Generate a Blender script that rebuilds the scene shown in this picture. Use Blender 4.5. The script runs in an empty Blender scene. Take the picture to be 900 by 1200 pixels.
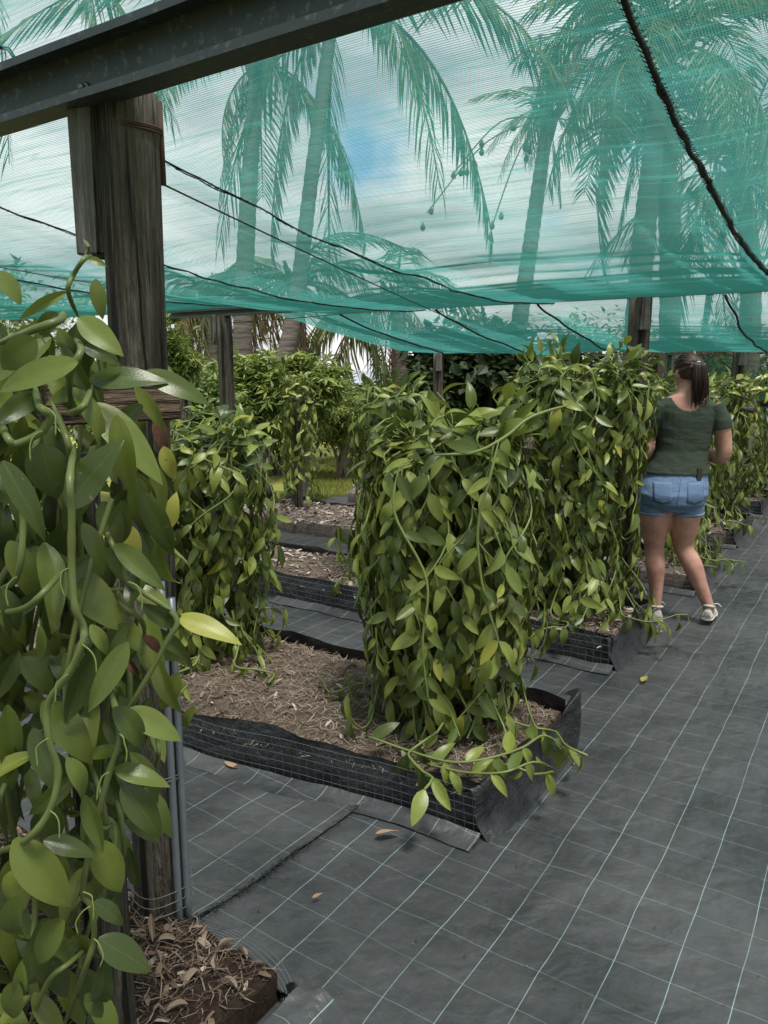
import bpy, math, random
from math import sin, cos, pi, radians, sqrt, exp
from mathutils import Vector, Matrix, noise

# ------------------------------------------------------------------ camera, sky, sun, exposure
sc = bpy.context.scene
col = sc.collection
CAM_H, FPX = 1.6, 890.0
PITCH = math.atan((600 - 434) / FPX)
cd = bpy.data.cameras.new('camera')
cd.sensor_fit = 'HORIZONTAL'; cd.sensor_width = 36.0; cd.lens = FPX / 900 * 36
cd.clip_start = 0.05; cd.clip_end = 6000
cam = bpy.data.objects.new('camera', cd); col.objects.link(cam)
cam.location = (0, 0, CAM_H); cam.rotation_euler = (pi / 2 - PITCH, 0, 0)
sc.camera = cam

SUN_EL, SUN_AZ = radians(70), radians(150)      # azimuth clockwise from +Y: behind the viewer, to the right
w = bpy.data.worlds.new('World'); sc.world = w; w.use_nodes = True
nt = w.node_tree; nt.nodes.clear()
def wn(t, **k):
    n = nt.nodes.new(t)
    for a, b in k.items(): setattr(n, a, b)
    return n
sky = wn('ShaderNodeTexSky', sky_type='NISHITA'); sky.sun_disc = False
sky.sun_elevation = SUN_EL; sky.sun_rotation = SUN_AZ; sky.air_density = 1.0; sky.dust_density = 0.3; sky.ozone_density = 3.0
tc = wn('ShaderNodeTexCoord')
mp = wn('ShaderNodeMapping'); mp.inputs['Scale'].default_value = (1.0, 1.0, 2.6); mp.inputs['Location'].default_value = (0.35, 0.1, 0.0)
n1 = wn('ShaderNodeTexNoise'); n1.inputs['Scale'].default_value = 2.3; n1.inputs['Detail'].default_value = 7; n1.inputs['Roughness'].default_value = 0.58
r1 = wn('ShaderNodeValToRGB'); r1.color_ramp.elements[0].position = 0.27; r1.color_ramp.elements[1].position = 0.40
n2 = wn('ShaderNodeTexNoise'); n2.inputs['Scale'].default_value = 3.1; n2.inputs['Detail'].default_value = 6
r2 = wn('ShaderNodeValToRGB'); r2.color_ramp.elements[0].position = 0.38; r2.color_ramp.elements[1].position = 0.62
r2.color_ramp.elements[0].color = (2.8, 2.9, 3.25, 1); r2.color_ramp.elements[1].color = (6.6, 6.45, 6.45, 1)
mx = wn('ShaderNodeMix', data_type='RGBA')
bg = wn('ShaderNodeBackground'); bg.inputs['Strength'].default_value = 0.10
wo = wn('ShaderNodeOutputWorld')
L = nt.links.new
L(tc.outputs['Generated'], mp.inputs['Vector']); L(mp.outputs['Vector'], n1.inputs['Vector']); L(mp.outputs['Vector'], n2.inputs['Vector'])
L(n1.outputs['Fac'], r1.inputs['Fac']); L(n2.outputs['Fac'], r2.inputs['Fac'])
# one break in the cloud, where the photograph shows a patch of blue
brk = wn('ShaderNodeVectorMath', operation='DISTANCE'); bd0 = Vector((-0.022, cos(PITCH) + 0.483 * sin(PITCH), -sin(PITCH) + 0.483 * cos(PITCH))).normalized(); brk.inputs[1].default_value = bd0
nb = wn('ShaderNodeTexNoise'); nb.inputs['Scale'].default_value = 9.0; nb.inputs['Detail'].default_value = 5
ad = wn('ShaderNodeMath', operation='MULTIPLY_ADD'); ad.inputs[1].default_value = 0.22
rb = wn('ShaderNodeValToRGB'); rb.color_ramp.elements[0].position = 0.115; rb.color_ramp.elements[1].position = 0.175
nm = wn('ShaderNodeVectorMath', operation='NORMALIZE'); L(tc.outputs['Generated'], nm.inputs[0]); L(nm.outputs[0], brk.inputs[0]); L(nm.outputs[0], nb.inputs['Vector'])
L(nb.outputs['Fac'], ad.inputs[0]); L(brk.outputs['Value'], ad.inputs[2]); L(ad.outputs[0], rb.inputs['Fac'])
mm_ = wn('ShaderNodeMath', operation='MULTIPLY'); L(r1.outputs['Color'], mm_.inputs[0]); L(rb.outputs['Color'], mm_.inputs[1])
L(mm_.outputs[0], mx.inputs['Factor']); L(sky.outputs['Color'], mx.inputs['A']); L(r2.outputs['Color'], mx.inputs['B'])
L(mx.outputs['Result'], bg.inputs['Color']); L(bg.outputs['Background'], wo.inputs['Surface'])

sd = bpy.data.lights.new('sun', 'SUN'); sd.energy = 3.3; sd.angle = radians(12); sd.color = (1, 0.965, 0.9)
sun = bpy.data.objects.new('sun', sd); col.objects.link(sun)
sdir = Vector((sin(SUN_AZ) * cos(SUN_EL), cos(SUN_AZ) * cos(SUN_EL), sin(SUN_EL)))
sun.rotation_euler = sdir.to_track_quat('Z', 'Y').to_euler(); sun.location = (0, 0, 12)

vs = sc.view_settings
vs.view_transform = 'Standard'; vs.look = 'None'; vs.exposure = 1.02; vs.gamma = 1.0
try: vs.use_curve_mapping = False
except Exception: pass
sc.cycles.use_denoising = True
sc.cycles.max_bounces = 8; sc.cycles.transparent_max_bounces = 16
sc.cycles.caustics_reflective = False; sc.cycles.caustics_refractive = False

# ------------------------------------------------------------------ frames of reference
def ray(x, y):
    u, v = (x - 450) / FPX, (600 - y) / FPX
    return Vector((u, cos(PITCH) + v * sin(PITCH), -sin(PITCH) + v * cos(PITCH)))
def at(x, y, Y):                      # photo pixel -> point at world depth Y
    d = ray(x, y); t = Y / d.y
    return Vector((d.x * t, Y, CAM_H + d.z * t))
def ground(x, y, z=0.0):
    d = ray(x, y); t = (z - CAM_H) / d.z
    return Vector((d.x * t, d.y * t, z))
E1 = Vector((0.55, 0.835, 0)).normalized()        # along the path
E2 = Vector((-E1.y, E1.x, 0))                     # along the beds, away from the path
P0 = Vector((-0.64, 1.93, 0))                     # foot of the big timber post
def st(s, t, z=0.0): return P0 + E1 * s + E2 * t + Vector((0, 0, z))
K1 = Vector((0.33, 2.41, 0))
PITCH_BED = 1.75
def bed_pt(k, a, b, z=0.0): return K1 + E1 * ((k - 1) * PITCH_BED + b) + E2 * a + Vector((0, 0, z))

# ------------------------------------------------------------------ helpers
def tag(o, label=None, cat=None, group=None, kind=None):
    if label: o['label'] = label
    if cat: o['category'] = cat
    if group: o['group'] = group
    if kind: o['kind'] = kind
    return o
def empty(name, loc, label, cat, group=None):
    o = bpy.data.objects.new(name, None); col.objects.link(o)
    o.empty_display_size = 0.1; o.location = loc
    return tag(o, label, cat, group)
class MB:
    def __init__(s): s.v = []; s.f = []; s.mi = []; s.cur = 0
    def add(s, vs_, fs):
        n = len(s.v); s.v.extend([tuple(q) for q in vs_])
        for f in fs: s.f.append(tuple(i + n for i in f)); s.mi.append(s.cur)
    def box(s, c, x, y, z):                        # centre and three half-axis vectors
        c, x, y, z = map(Vector, (c, x, y, z))
        p = [c + x * i + y * j + z * k for k in (-1, 1) for j in (-1, 1) for i in (-1, 1)]
        s.add(p, [(0, 2, 3, 1), (4, 5, 7, 6), (0, 1, 5, 4), (2, 6, 7, 3), (0, 4, 6, 2), (1, 3, 7, 5)])
    def tube(s, pts, r, n=6, cap=True, jit=0.0, rnd=None):
        pts = [Vector(q) for q in pts]; m = len(pts)
        rr = r if isinstance(r, (list, tuple)) else [r] * m
        up = Vector((0.13, 0.31, 0.94)); rings = []
        for i, q in enumerate(pts):
            d = (pts[min(i + 1, m - 1)] - pts[max(i - 1, 0)])
            d = d.normalized() if d.length > 1e-9 else Vector((0, 0, 1))
            if i == 0:
                if abs(d.dot(up)) > 0.95: up = Vector((1, 0.2, 0))
            a = (up - d * up.dot(d)).normalized(); b = d.cross(a); up = a
            ring = []
            for k in range(n):
                ang = 2 * pi * k / n; R = rr[i] * (1 + (rnd.uniform(-jit, jit) if jit else 0))
                ring.append(q + a * cos(ang) * R + b * sin(ang) * R)
            rings.append(ring)
        fs = [(i * n + k, i * n + (k + 1) % n, (i + 1) * n + (k + 1) % n, (i + 1) * n + k) for i in range(m - 1) for k in range(n)]
        if cap: fs += [tuple(range(n - 1, -1, -1)), tuple((m - 1) * n + k for k in range(n))]
        s.add([q for R in rings for q in R], fs)
    def grid(s, fn, nu, nv):
        vs_ = [fn(i / nu, j / nv) for j in range(nv + 1) for i in range(nu + 1)]
        s.add(vs_, [(j * (nu + 1) + i, j * (nu + 1) + i + 1, (j + 1) * (nu + 1) + i + 1, (j + 1) * (nu + 1) + i) for j in range(nv) for i in range(nu)])
    def loft(s, rings, cap=True):                  # list of equal-length vertex rings
        n = len(rings[0]); m = len(rings)
        fs = [(i * n + k, i * n + (k + 1) % n, (i + 1) * n + (k + 1) % n, (i + 1) * n + k) for i in range(m - 1) for k in range(n)]
        if cap: fs += [tuple(range(n - 1, -1, -1)), tuple((m - 1) * n + k for k in range(n))]
        s.add([q for R in rings for q in R], fs)
    def mesh(s, name, mats, smooth=True, origin=None):
        me = bpy.data.meshes.new(name)
        v = s.v if origin is None else [(a - origin[0], b - origin[1], c - origin[2]) for a, b, c in s.v]
        me.from_pydata(v, [], s.f)
        if not isinstance(mats, (list, tuple)): mats = [mats]
        for m in mats: me.materials.append(m)
        if len(mats) > 1: me.polygons.foreach_set('material_index', s.mi)
        if smooth: me.polygons.foreach_set('use_smooth', [True] * len(me.polygons))
        me.update(); return me
    def build(s, name, mats, par=None, smooth=True, origin=None):
        """vertices are given in world space; the object sits at its parent's base (or at origin)"""
        if par is not None: origin = base_world(par)
        o = bpy.data.objects.new(name, s.mesh(name, mats, smooth, origin)); col.objects.link(o)
        if par is not None:
            o.parent = par
        elif origin is not None: o.location = origin
        return o
def base_world(p):
    v = Vector(p.location); q = p.parent
    while q is not None: v += Vector(q.location); q = q.parent
    return v
def nz(x, y=0.0, z=0.0): return noise.noise(Vector((x, y, z)))
def smooth_pts(pts, k=4):                          # Catmull-Rom
    pts = [Vector(p) for p in pts]; out = []
    for i in range(len(pts) - 1):
        a, b, c, d = pts[max(i - 1, 0)], pts[i], pts[i + 1], pts[min(i + 2, len(pts) - 1)]
        for j in range(k):
            t = j / k
            out.append(0.5 * ((2 * b) + (c - a) * t + (2 * a - 5 * b + 4 * c - d) * t * t + (3 * b - a - 3 * c + d) * t ** 3))
    out.append(pts[-1]); return out

# ------------------------------------------------------------------ materials
def mat(name, fn):
    m = bpy.data.materials.new(name); m.use_nodes = True
    t = m.node_tree; t.nodes.clear()
    class G: pass
    g = G(); g.t = t
    def node(ty, **k):
        n = t.nodes.new(ty)
        for a, b in k.items():
            if hasattr(n, a): setattr(n, a, b)
            else: n.inputs[a.replace('_', ' ')].default_value = b
        return n
    def link(a, b): t.links.new(a, b)
    def ramp(fac, stops):
        n = t.nodes.new('ShaderNodeValToRGB'); e = n.color_ramp.elements
        while len(e) < len(stops): e.new(0.5)
        for q, (p, c) in zip(e, stops): q.position = p; q.color = (*c, 1)
        link(fac, n.inputs['Fac']); return n.outputs['Color']
    def tex(scale, vec=None, detail=4, rough=0.55, stretch=None, dist=0.0):
        n = t.nodes.new('ShaderNodeTexNoise'); n.inputs['Scale'].default_value = scale
        n.inputs['Detail'].default_value = detail; n.inputs['Roughness'].default_value = rough; n.inputs['Distortion'].default_value = dist
        if vec is None: vec = t.nodes.new('ShaderNodeTexCoord').outputs['Object']
        if stretch:
            mpn = t.nodes.new('ShaderNodeMapping'); mpn.inputs['Scale'].default_value = stretch
            link(vec, mpn.inputs['Vector']); vec = mpn.outputs['Vector']
        link(vec, n.inputs['Vector']); return n.outputs['Fac']
    def mixc(f, a, b, blend='MIX'):
        n = t.nodes.new('ShaderNodeMix'); n.data_type = 'RGBA'; n.blend_type = blend
        for sock, val in (('Factor', f), ('A', a), ('B', b)):
            if hasattr(val, 'is_linked'): link(val, n.inputs[sock])
            else: n.inputs[sock].default_value = val if sock == 'Factor' else (*val, 1)
        return n.outputs['Result']
    def math_(op, a, b=None, c=None):
        n = t.nodes.new('ShaderNodeMath'); n.operation = op
        for i, val in enumerate((a, b, c)):
            if val is None: continue
            if hasattr(val, 'is_linked'): link(val, n.inputs[i])
            else: n.inputs[i].default_value = val
        return n.outputs[0]
    def bsdf(color, rough=0.6, spec=0.5, metal=0.0, bump=None, bstr=0.3, bdist=0.01):
        n = t.nodes.new('ShaderNodeBsdfPrincipled')
        if hasattr(color, 'is_linked'): link(color, n.inputs['Base Color'])
        else: n.inputs['Base Color'].default_value = (*color, 1)
        if hasattr(rough, 'is_linked'): link(rough, n.inputs['Roughness'])
        else: n.inputs['Roughness'].default_value = rough
        n.inputs['Specular IOR Level'].default_value = spec; n.inputs['Metallic'].default_value = metal
        if bump is not None:
            b = t.nodes.new('ShaderNodeBump'); b.inputs['Strength'].default_value = bstr; b.inputs['Distance'].default_value = bdist
            link(bump, b.inputs['Height']); link(b.outputs['Normal'], n.inputs['Normal'])
        return n.outputs['BSDF']
    def mixs(f, a, b):
        n = t.nodes.new('ShaderNodeMixShader')
        if hasattr(f, 'is_linked'): link(f, n.inputs[0])
        else: n.inputs[0].default_value = f
        link(a, n.inputs[1]); link(b, n.inputs[2]); return n.outputs[0]
    def simple(ty, color):
        n = t.nodes.new(ty)
        if hasattr(color, 'is_linked'): link(color, n.inputs['Color'])
        else: n.inputs['Color'].default_value = (*color, 1)
        return n.outputs[0]
    def out(s):
        o = t.nodes.new('ShaderNodeOutputMaterial'); link(s, o.inputs['Surface'])
    for q in (node, link, ramp, tex, mixc, math_, bsdf, mixs, simple, out): setattr(g, q.__name__, q)
    fn(g); return m

def leaf_mat(name, dark, mid, light, yellow, island=False, rough=0.36, trans=0.18):
    def f(g):
        if island: r = g.node('ShaderNodeNewGeometry').outputs['Random Per Island']
        else: r = g.node('ShaderNodeObjectInfo').outputs['Random']
        c = g.ramp(r, [(0.0, dark), (0.35, mid), (0.72, light), (0.95, light), (0.985, yellow), (1.0, yellow)])
        off = g.node('ShaderNodeVectorMath', operation='ADD'); sc3 = g.node('ShaderNodeMath', operation='MULTIPLY'); sc3.inputs[1].default_value = 41.0
        g.link(r, sc3.inputs[0]); g.link(g.node('ShaderNodeTexCoord').outputs['Object'], off.inputs[0]); g.link(sc3.outputs[0], off.inputs[1]); vec = off.outputs[0]
        wn_ = g.tex(5 if not island else 14, vec, detail=4)
        c = g.mixc(g.math_('MULTIPLY', wn_, 0.5), c, tuple(x * 0.62 for x in mid))
        uv = g.node('ShaderNodeUVMap').outputs[0]
        sep = g.node('ShaderNodeSeparateXYZ'); g.link(uv, sep.inputs[0])
        mid_ = g.math_('ABSOLUTE', g.math_('SUBTRACT', sep.outputs['X'], 0.5))
        vein = g.math_('LESS_THAN', mid_, 0.018)
        c = g.mixc(g.math_('MULTIPLY', vein, 0.22), c, tuple(x * 0.9 for x in light))
        spot = g.ramp(g.tex(17 if not island else 60, vec, detail=2), [(0.70, (0, 0, 0)), (0.73, (1, 1, 1))])
        c = g.mixc(g.math_('MULTIPLY', spot, 0.35), c, (0.26, 0.22, 0.08))
        scar = g.ramp(g.tex(3.2 if not island else 12, vec, detail=5, rough=0.6), [(0.695, (0, 0, 0)), (0.715, (1, 1, 1))])
        c = g.mixc(g.math_('MULTIPLY', scar, 0.75), c, (0.20, 0.13, 0.07))
        par = g.math_('SINE', g.math_('MULTIPLY', sep.outputs['X'], 95.0))
        bump = g.math_('ADD', g.math_('MULTIPLY', par, 0.12), g.tex(40, detail=2))
        b = g.bsdf(c, rough, 0.45, bump=bump, bstr=0.12, bdist=0.004)
        tr = g.simple('ShaderNodeBsdfTranslucent', g.mixc(0.5, c, tuple(x * 1.2 for x in light)))
        g.out(g.mixs(trans, b, tr))
    return mat(name, f)

M = {}
VG = ((0.030, 0.050, 0.012), (0.100, 0.138, 0.026), (0.240, 0.285, 0.055), (0.340, 0.330, 0.050))
M['leaf'] = leaf_mat('vine leaf', *VG)
M['leaf_i'] = leaf_mat('vine leaf mass', *VG, island=True)
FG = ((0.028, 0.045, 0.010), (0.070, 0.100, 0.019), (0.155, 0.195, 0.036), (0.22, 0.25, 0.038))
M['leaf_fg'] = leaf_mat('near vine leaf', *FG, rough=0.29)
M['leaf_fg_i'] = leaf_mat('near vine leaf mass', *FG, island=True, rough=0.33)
M['leaf_pale'] = leaf_mat('pale new leaf', (0.13, 0.17, 0.035), (0.145, 0.185, 0.038), (0.17, 0.21, 0.045), (0.18, 0.215, 0.045), rough=0.36)
M['leaf_yellow'] = leaf_mat('yellowing leaf', (0.30, 0.30, 0.05), (0.33, 0.33, 0.06), (0.36, 0.35, 0.08), (0.4, 0.36, 0.08))
M['leaf_brown'] = mat('dead brown leaf', lambda g: g.out(g.bsdf(g.ramp(g.tex(18), [(0.3, (0.055, 0.022, 0.012)), (0.7, (0.14, 0.06, 0.035))]), 0.6, 0.3, bump=g.tex(60), bstr=0.5)))
def stem_fn(a, b):
    return lambda g: g.out(g.bsdf(g.mixc(g.tex(9, detail=3), a, b), 0.42, 0.4, bump=g.tex(60), bstr=0.15, bdist=0.003))
M['stem'] = mat('green vine stem', stem_fn((0.11, 0.15, 0.035), (0.19, 0.23, 0.07)))
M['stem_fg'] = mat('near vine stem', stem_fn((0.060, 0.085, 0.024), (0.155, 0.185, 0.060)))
def shrub_mat(name, a, b, c, tr=0.25):
    def f(g):
        r = g.node('ShaderNodeNewGeometry').outputs['Random Per Island']
        cc = g.ramp(r, [(0, a), (0.5, b), (1, c)])
        g.out(g.mixs(tr, g.bsdf(cc, 0.5, 0.35), g.simple('ShaderNodeBsdfTranslucent', cc)))
    return mat(name, f)
M['shrub_light'] = shrub_mat('light shrub leaf', (0.11, 0.16, 0.035), (0.18, 0.25, 0.055), (0.30, 0.36, 0.10), 0.35)
M['shrub_mid'] = shrub_mat('mid shrub leaf', (0.06, 0.10, 0.025), (0.10, 0.16, 0.04), (0.18, 0.24, 0.06))
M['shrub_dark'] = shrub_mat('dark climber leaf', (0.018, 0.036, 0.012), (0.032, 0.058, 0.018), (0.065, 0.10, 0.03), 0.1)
M['frond'] = shrub_mat('palm frond', (0.055, 0.085, 0.022), (0.085, 0.115, 0.03), (0.14, 0.16, 0.05), 0.25)
M['frond_dry'] = shrub_mat('dry palm frond', (0.16, 0.11, 0.05), (0.24, 0.17, 0.08), (0.30, 0.23, 0.11), 0.3)
M['frond_dead'] = shrub_mat('dead palm frond', (0.07, 0.04, 0.026), (0.11, 0.065, 0.042), (0.17, 0.11, 0.07), 0.15)
def bark(g):
    co = g.node('ShaderNodeTexCoord').outputs['Object']
    ring = g.tex(1, co, 3, stretch=(2, 2, 16)); n = g.tex(12, co, 5)
    g.out(g.bsdf(g.mixc(ring, (0.10, 0.085, 0.072), (0.25, 0.22, 0.195)), 0.85, 0.2, bump=g.math_('ADD', ring, g.math_('MULTIPLY', n, 0.4)), bstr=0.8, bdist=0.03))
M['bark'] = mat('palm bark', bark)
def wood(dark, light, sc_=1.0, moss=None, along=None):
    def f(g):
        co = g.node('ShaderNodeTexCoord').outputs['Object']
        if along is not None:                     # turn the bar's own direction into the grain axis
            mr = g.node('ShaderNodeMapping'); mr.inputs['Rotation'].default_value = (0, 0, -along); g.link(co, mr.inputs['Vector'])
            m2 = g.node('ShaderNodeMapping'); m2.inputs['Rotation'].default_value = (0, -pi / 2, 0); g.link(mr.outputs[0], m2.inputs['Vector']); co = m2.outputs[0]
        gr = g.tex(28 * sc_, co, 6, 0.65, stretch=(1, 1, 0.055), dist=0.6)
        fine = g.tex(120 * sc_, co, 3, 0.6, stretch=(1, 1, 0.06))
        crack = g.math_('SMOOTH_MIN', g.ramp_v(g.tex(34 * sc_, co, 5, 0.6, stretch=(1, 1, 0.04), dist=0.5)), 1.0, 0.05)
        blot = g.tex(4, co, 4)
        gr = g.ramp(gr, [(0.33, (0, 0, 0)), (0.66, (1, 1, 1))]); fine = g.ramp(fine, [(0.40, (0, 0, 0)), (0.68, (1, 1, 1))])
        c = g.mixc(gr, dark, light)
        c = g.mixc(g.math_('MULTIPLY', fine, 0.6), c, tuple(x * 0.6 for x in dark))
        c = g.mixc(crack, tuple(x * 0.22 for x in dark), c)
        if moss: c = g.mixc(g.ramp(blot, [(0.45, (0, 0, 0)), (0.75, (0.55, 0.55, 0.55))]), c, moss)
        h = g.math_('ADD', g.math_('ADD', gr, g.math_('MULTIPLY', fine, 0.35)), g.math_('MULTIPLY', crack, 1.4))
        g.out(g.bsdf(c, 0.82, 0.25, bump=h, bstr=1.0, bdist=0.02))
    def f2(g):
        def ramp_v(fac):
            return g.ramp(fac, [(0.405, (0, 0, 0)), (0.455, (1, 1, 1))])
        g.ramp_v = ramp_v; f(g)
    return f2
M['post'] = mat('weathered timber', wood((0.042, 0.034, 0.027), (0.185, 0.158, 0.128), moss=(0.13, 0.128, 0.095)))
M['plank'] = mat('grey sawn timber', wood((0.10, 0.095, 0.09), (0.20, 0.19, 0.18), 0.8))
M['plank_brown'] = mat('brown sawn timber', wood((0.085, 0.055, 0.038), (0.23, 0.165, 0.12), 1.2, along=math.atan2(0.50, 0.62)))
M['log'] = mat('pale rough log', wood((0.16, 0.13, 0.09), (0.36, 0.30, 0.21), 1.2, along=math.atan2(E2.y, E2.x)))
M['bar'] = mat('weathered bar', wood((0.055, 0.046, 0.038), (0.225, 0.200, 0.170), moss=(0.15, 0.15, 0.115), along=math.atan2(E2.y, E2.x)))
def galv(g):
    co = g.node('ShaderNodeTexCoord').outputs['Object']
    v = g.node('ShaderNodeTexVoronoi', Scale=55.0); g.link(co, v.inputs['Vector'])
    n = g.tex(7, co, 5); n2_ = g.tex(42, co, 4, 0.7, stretch=(1, 1, 1))
    spots = g.ramp(n2_, [(0.56, (0, 0, 0)), (0.66, (1, 1, 1))])
    c = g.mixc(n, (0.036, 0.043, 0.050), (0.075, 0.085, 0.096))
    c = g.mixc(g.math_('MULTIPLY', spots, 0.4), c, (0.22, 0.245, 0.265))
    g.out(g.bsdf(c, 0.5, 0.5, 0.45, bump=n2_, bstr=0.06))
M['galv'] = mat('dull galvanised steel', galv)
M['pipe'] = mat('grey pipe', lambda g: g.out(g.bsdf(g.mixc(g.tex(12), (0.10, 0.115, 0.135), (0.20, 0.225, 0.255)), 0.38, 0.5, 0.3)))
M['bolt'] = mat('bolt steel', lambda g: g.out(g.bsdf(g.mixc(g.tex(60), (0.10, 0.10, 0.11), (0.30, 0.31, 0.33)), 0.45, 0.5, 0.8)))
M['rust'] = mat('rusty wire', lambda g: g.out(g.bsdf(g.mixc(g.tex(40), (0.05, 0.03, 0.025), (0.11, 0.07, 0.05)), 0.8, 0.3, 0.3)))
M['wire'] = mat('mesh wire', lambda g: g.out(g.bsdf(g.mixc(g.tex(25), (0.09, 0.105, 0.11), (0.20, 0.225, 0.23)), 0.5, 0.5, 0.4)))
M['cord'] = mat('black cord', lambda g: g.out(g.bsdf(g.mixc(g.tex(60), (0.008, 0.009, 0.010), (0.022, 0.024, 0.026)), 0.7, 0.3)))
def net_mat(name, cov, c1, c2):
    def f(g):
        uv = g.node('ShaderNodeUVMap').outputs[0]
        sep = g.node('ShaderNodeSeparateXYZ'); g.link(uv, sep.inputs[0])
        wx = g.math_('ABSOLUTE', g.math_('SUBTRACT', g.math_('FRACT', g.math_('MULTIPLY', sep.outputs['X'], 170.0)), 0.5))
        wy = g.math_('ABSOLUTE', g.math_('SUBTRACT', g.math_('FRACT', g.math_('MULTIPLY', sep.outputs['Y'], 170.0)), 0.5))
        # U runs along the path, V along the beds; tension folds run mostly along V
        big = g.tex(1.0, uv, 5, 0.6, stretch=(2.6, 0.55, 1), dist=0.8)
        fold = g.tex(1.0, uv, 5, 0.7, stretch=(34.0, 0.9, 1), dist=0.25)
        fold2 = g.tex(1.0, uv, 3, 0.6, stretch=(9.0, 0.5, 1), dist=0.5)
        ridge = g.math_('POWER', g.math_('SUBTRACT', 1.0, g.math_('ABSOLUTE', g.math_('MULTIPLY', g.math_('SUBTRACT', fold2, 0.5), 5.0))), 16.0)
        ridge = g.math_('MAXIMUM', ridge, 0.0)
        base = g.math_('ADD', cov - 0.34, g.math_('ADD', g.math_('MULTIPLY', big, 0.32), g.math_('MULTIPLY', fold, 0.36)))
        base = g.math_('ADD', base, g.math_('MULTIPLY', ridge, 0.28))
        thr = g.math_('MULTIPLY', g.math_('ADD', wx, wy), 1.0)       # 0..1 weave pattern, mean one half
        a = g.math_('ADD', base, g.math_('MULTIPLY', g.math_('SUBTRACT', thr, 0.5), 0.55))
        n = g.node('ShaderNodeClamp'); g.link(a, n.inputs[0]); a = n.outputs[0]
        c = g.mixc(big, c1, c2)
        fab = g.mixs(0.62, g.simple('ShaderNodeBsdfDiffuse', c), g.simple('ShaderNodeBsdfTranslucent', c))
        g.out(g.mixs(a, g.simple('ShaderNodeBsdfTransparent', (1, 1, 1)), fab))
    return mat(name, f)
M['net'] = net_mat('teal shade cloth', 0.34, (0.050, 0.265, 0.235), (0.090, 0.325, 0.295))
M['net_thread'] = mat('teal net thread', lambda g: g.out(g.mixs(0.55, g.simple('ShaderNodeBsdfDiffuse', (0.06, 0.28, 0.25)), g.simple('ShaderNodeBsdfTranslucent', (0.085, 0.34, 0.31)))))
M['screen'] = net_mat('dark green screen', 0.50, (0.035, 0.10, 0.075), (0.06, 0.15, 0.11))
def mat_fn(shift, rot):
    def f(g):
        co = g.node('ShaderNodeTexCoord').outputs['Object']
        m = g.node('ShaderNodeMapping'); m.inputs['Rotation'].default_value = (0, 0, rot); m.inputs['Location'].default_value = (*shift, 0)
        g.link(co, m.inputs['Vector'])
        wob = g.node('ShaderNodeTexNoise', Scale=2.2); g.link(co, wob.inputs['Vector'])
        sub = g.node('ShaderNodeVectorMath', operation='SUBTRACT'); g.link(wob.outputs['Color'], sub.inputs[0]); sub.inputs[1].default_value = (0.5, 0.5, 0.5)
        scl = g.node('ShaderNodeVectorMath', operation='SCALE'); g.link(sub.outputs[0], scl.inputs[0]); scl.inputs['Scale'].default_value = 0.022
        add = g.node('ShaderNodeVectorMath', operation='ADD'); g.link(m.outputs[0], add.inputs[0]); g.link(scl.outputs[0], add.inputs[1])
        sep = g.node('ShaderNodeSeparateXYZ'); g.link(add.outputs[0], sep.inputs[0])
        def lines(sock, pitch, wd):
            x = g.math_('ABSOLUTE', g.math_('SUBTRACT', g.math_('FRACT', g.math_('DIVIDE', sock, pitch)), 0.5))
            return g.math_('LESS_THAN', x, wd / pitch / 2)
        ln = g.math_('MAXIMUM', g.math_('MULTIPLY', lines(sep.outputs['X'], 0.152, 0.0018), 0.55), lines(sep.outputs['Y'], 0.152, 0.0022))
        wear = g.ramp(g.tex(3.0, co, 5, 0.65), [(0.30, (0.35, 0.35, 0.35)), (0.55, (1, 1, 1))])
        ln = g.math_('MULTIPLY', ln, g.math_('MULTIPLY', wear, 0.8))
        dust = g.tex(1.6, co, 7, 0.65, dist=0.4); dust2 = g.tex(30, co, 4, 0.7)
        c = g.mixc(g.ramp(dust, [(0.36, (0, 0, 0)), (0.66, (1, 1, 1))]), (0.030, 0.032, 0.035), (0.068, 0.069, 0.073))
        c = g.mixc(g.math_('MULTIPLY', g.ramp(dust2, [(0.55, (0, 0, 0)), (0.8, (1, 1, 1))]), 0.5), c, (0.095, 0.09, 0.082))
        speck = g.ramp(g.tex(160, co, 2), [(0.74, (0, 0, 0)), (0.78, (1, 1, 1))])
        c = g.mixc(g.math_('MULTIPLY', speck, 0.35), c, (0.22, 0.22, 0.21))
        c = g.mixc(ln, c, (0.27, 0.39, 0.38))
        wr = g.tex(8.5, co, 3, 0.45, dist=0.35); wv = g.tex(260, co, 2, 0.5); wr2 = g.tex(30, co, 5, 0.6, dist=0.5)
        h = g.math_('ADD', g.math_('ADD', wr, g.math_('MULTIPLY', wv, 0.03)), g.math_('MULTIPLY', wr2, 0.10))
        rg = g.node('ShaderNodeMapRange'); g.link(dust, rg.inputs[0]); rg.inputs[3].default_value = 0.32; rg.inputs[4].default_value = 0.52
        g.out(g.bsdf(c, rg.outputs[0], 0.5, bump=h, bstr=0.5, bdist=0.045))
    return f
ROT = -math.atan2(E1.y, E1.x)
M['mat'] = mat('woven weed mat', mat_fn((0.02, 0.05), ROT))
M['mat_b'] = mat('woven weed mat offcut', mat_fn((0.085, 0.11), ROT + 0.05))
def fab(g):
    co = g.node('ShaderNodeTexCoord').outputs['Object']
    n = g.tex(7, co, 6, 0.6, dist=0.5); n3 = g.tex(45, co, 4)
    c = g.mixc(g.ramp(n, [(0.45, (0, 0, 0)), (0.85, (1, 1, 1))]), (0.011, 0.012, 0.014), (0.034, 0.036, 0.039))
    g.out(g.bsdf(c, 0.42, 0.5, bump=g.math_('ADD', n, g.math_('MULTIPLY', n3, 0.15)), bstr=0.7, bdist=0.04))
M['fabric'] = mat('black edging fabric', fab)
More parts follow.
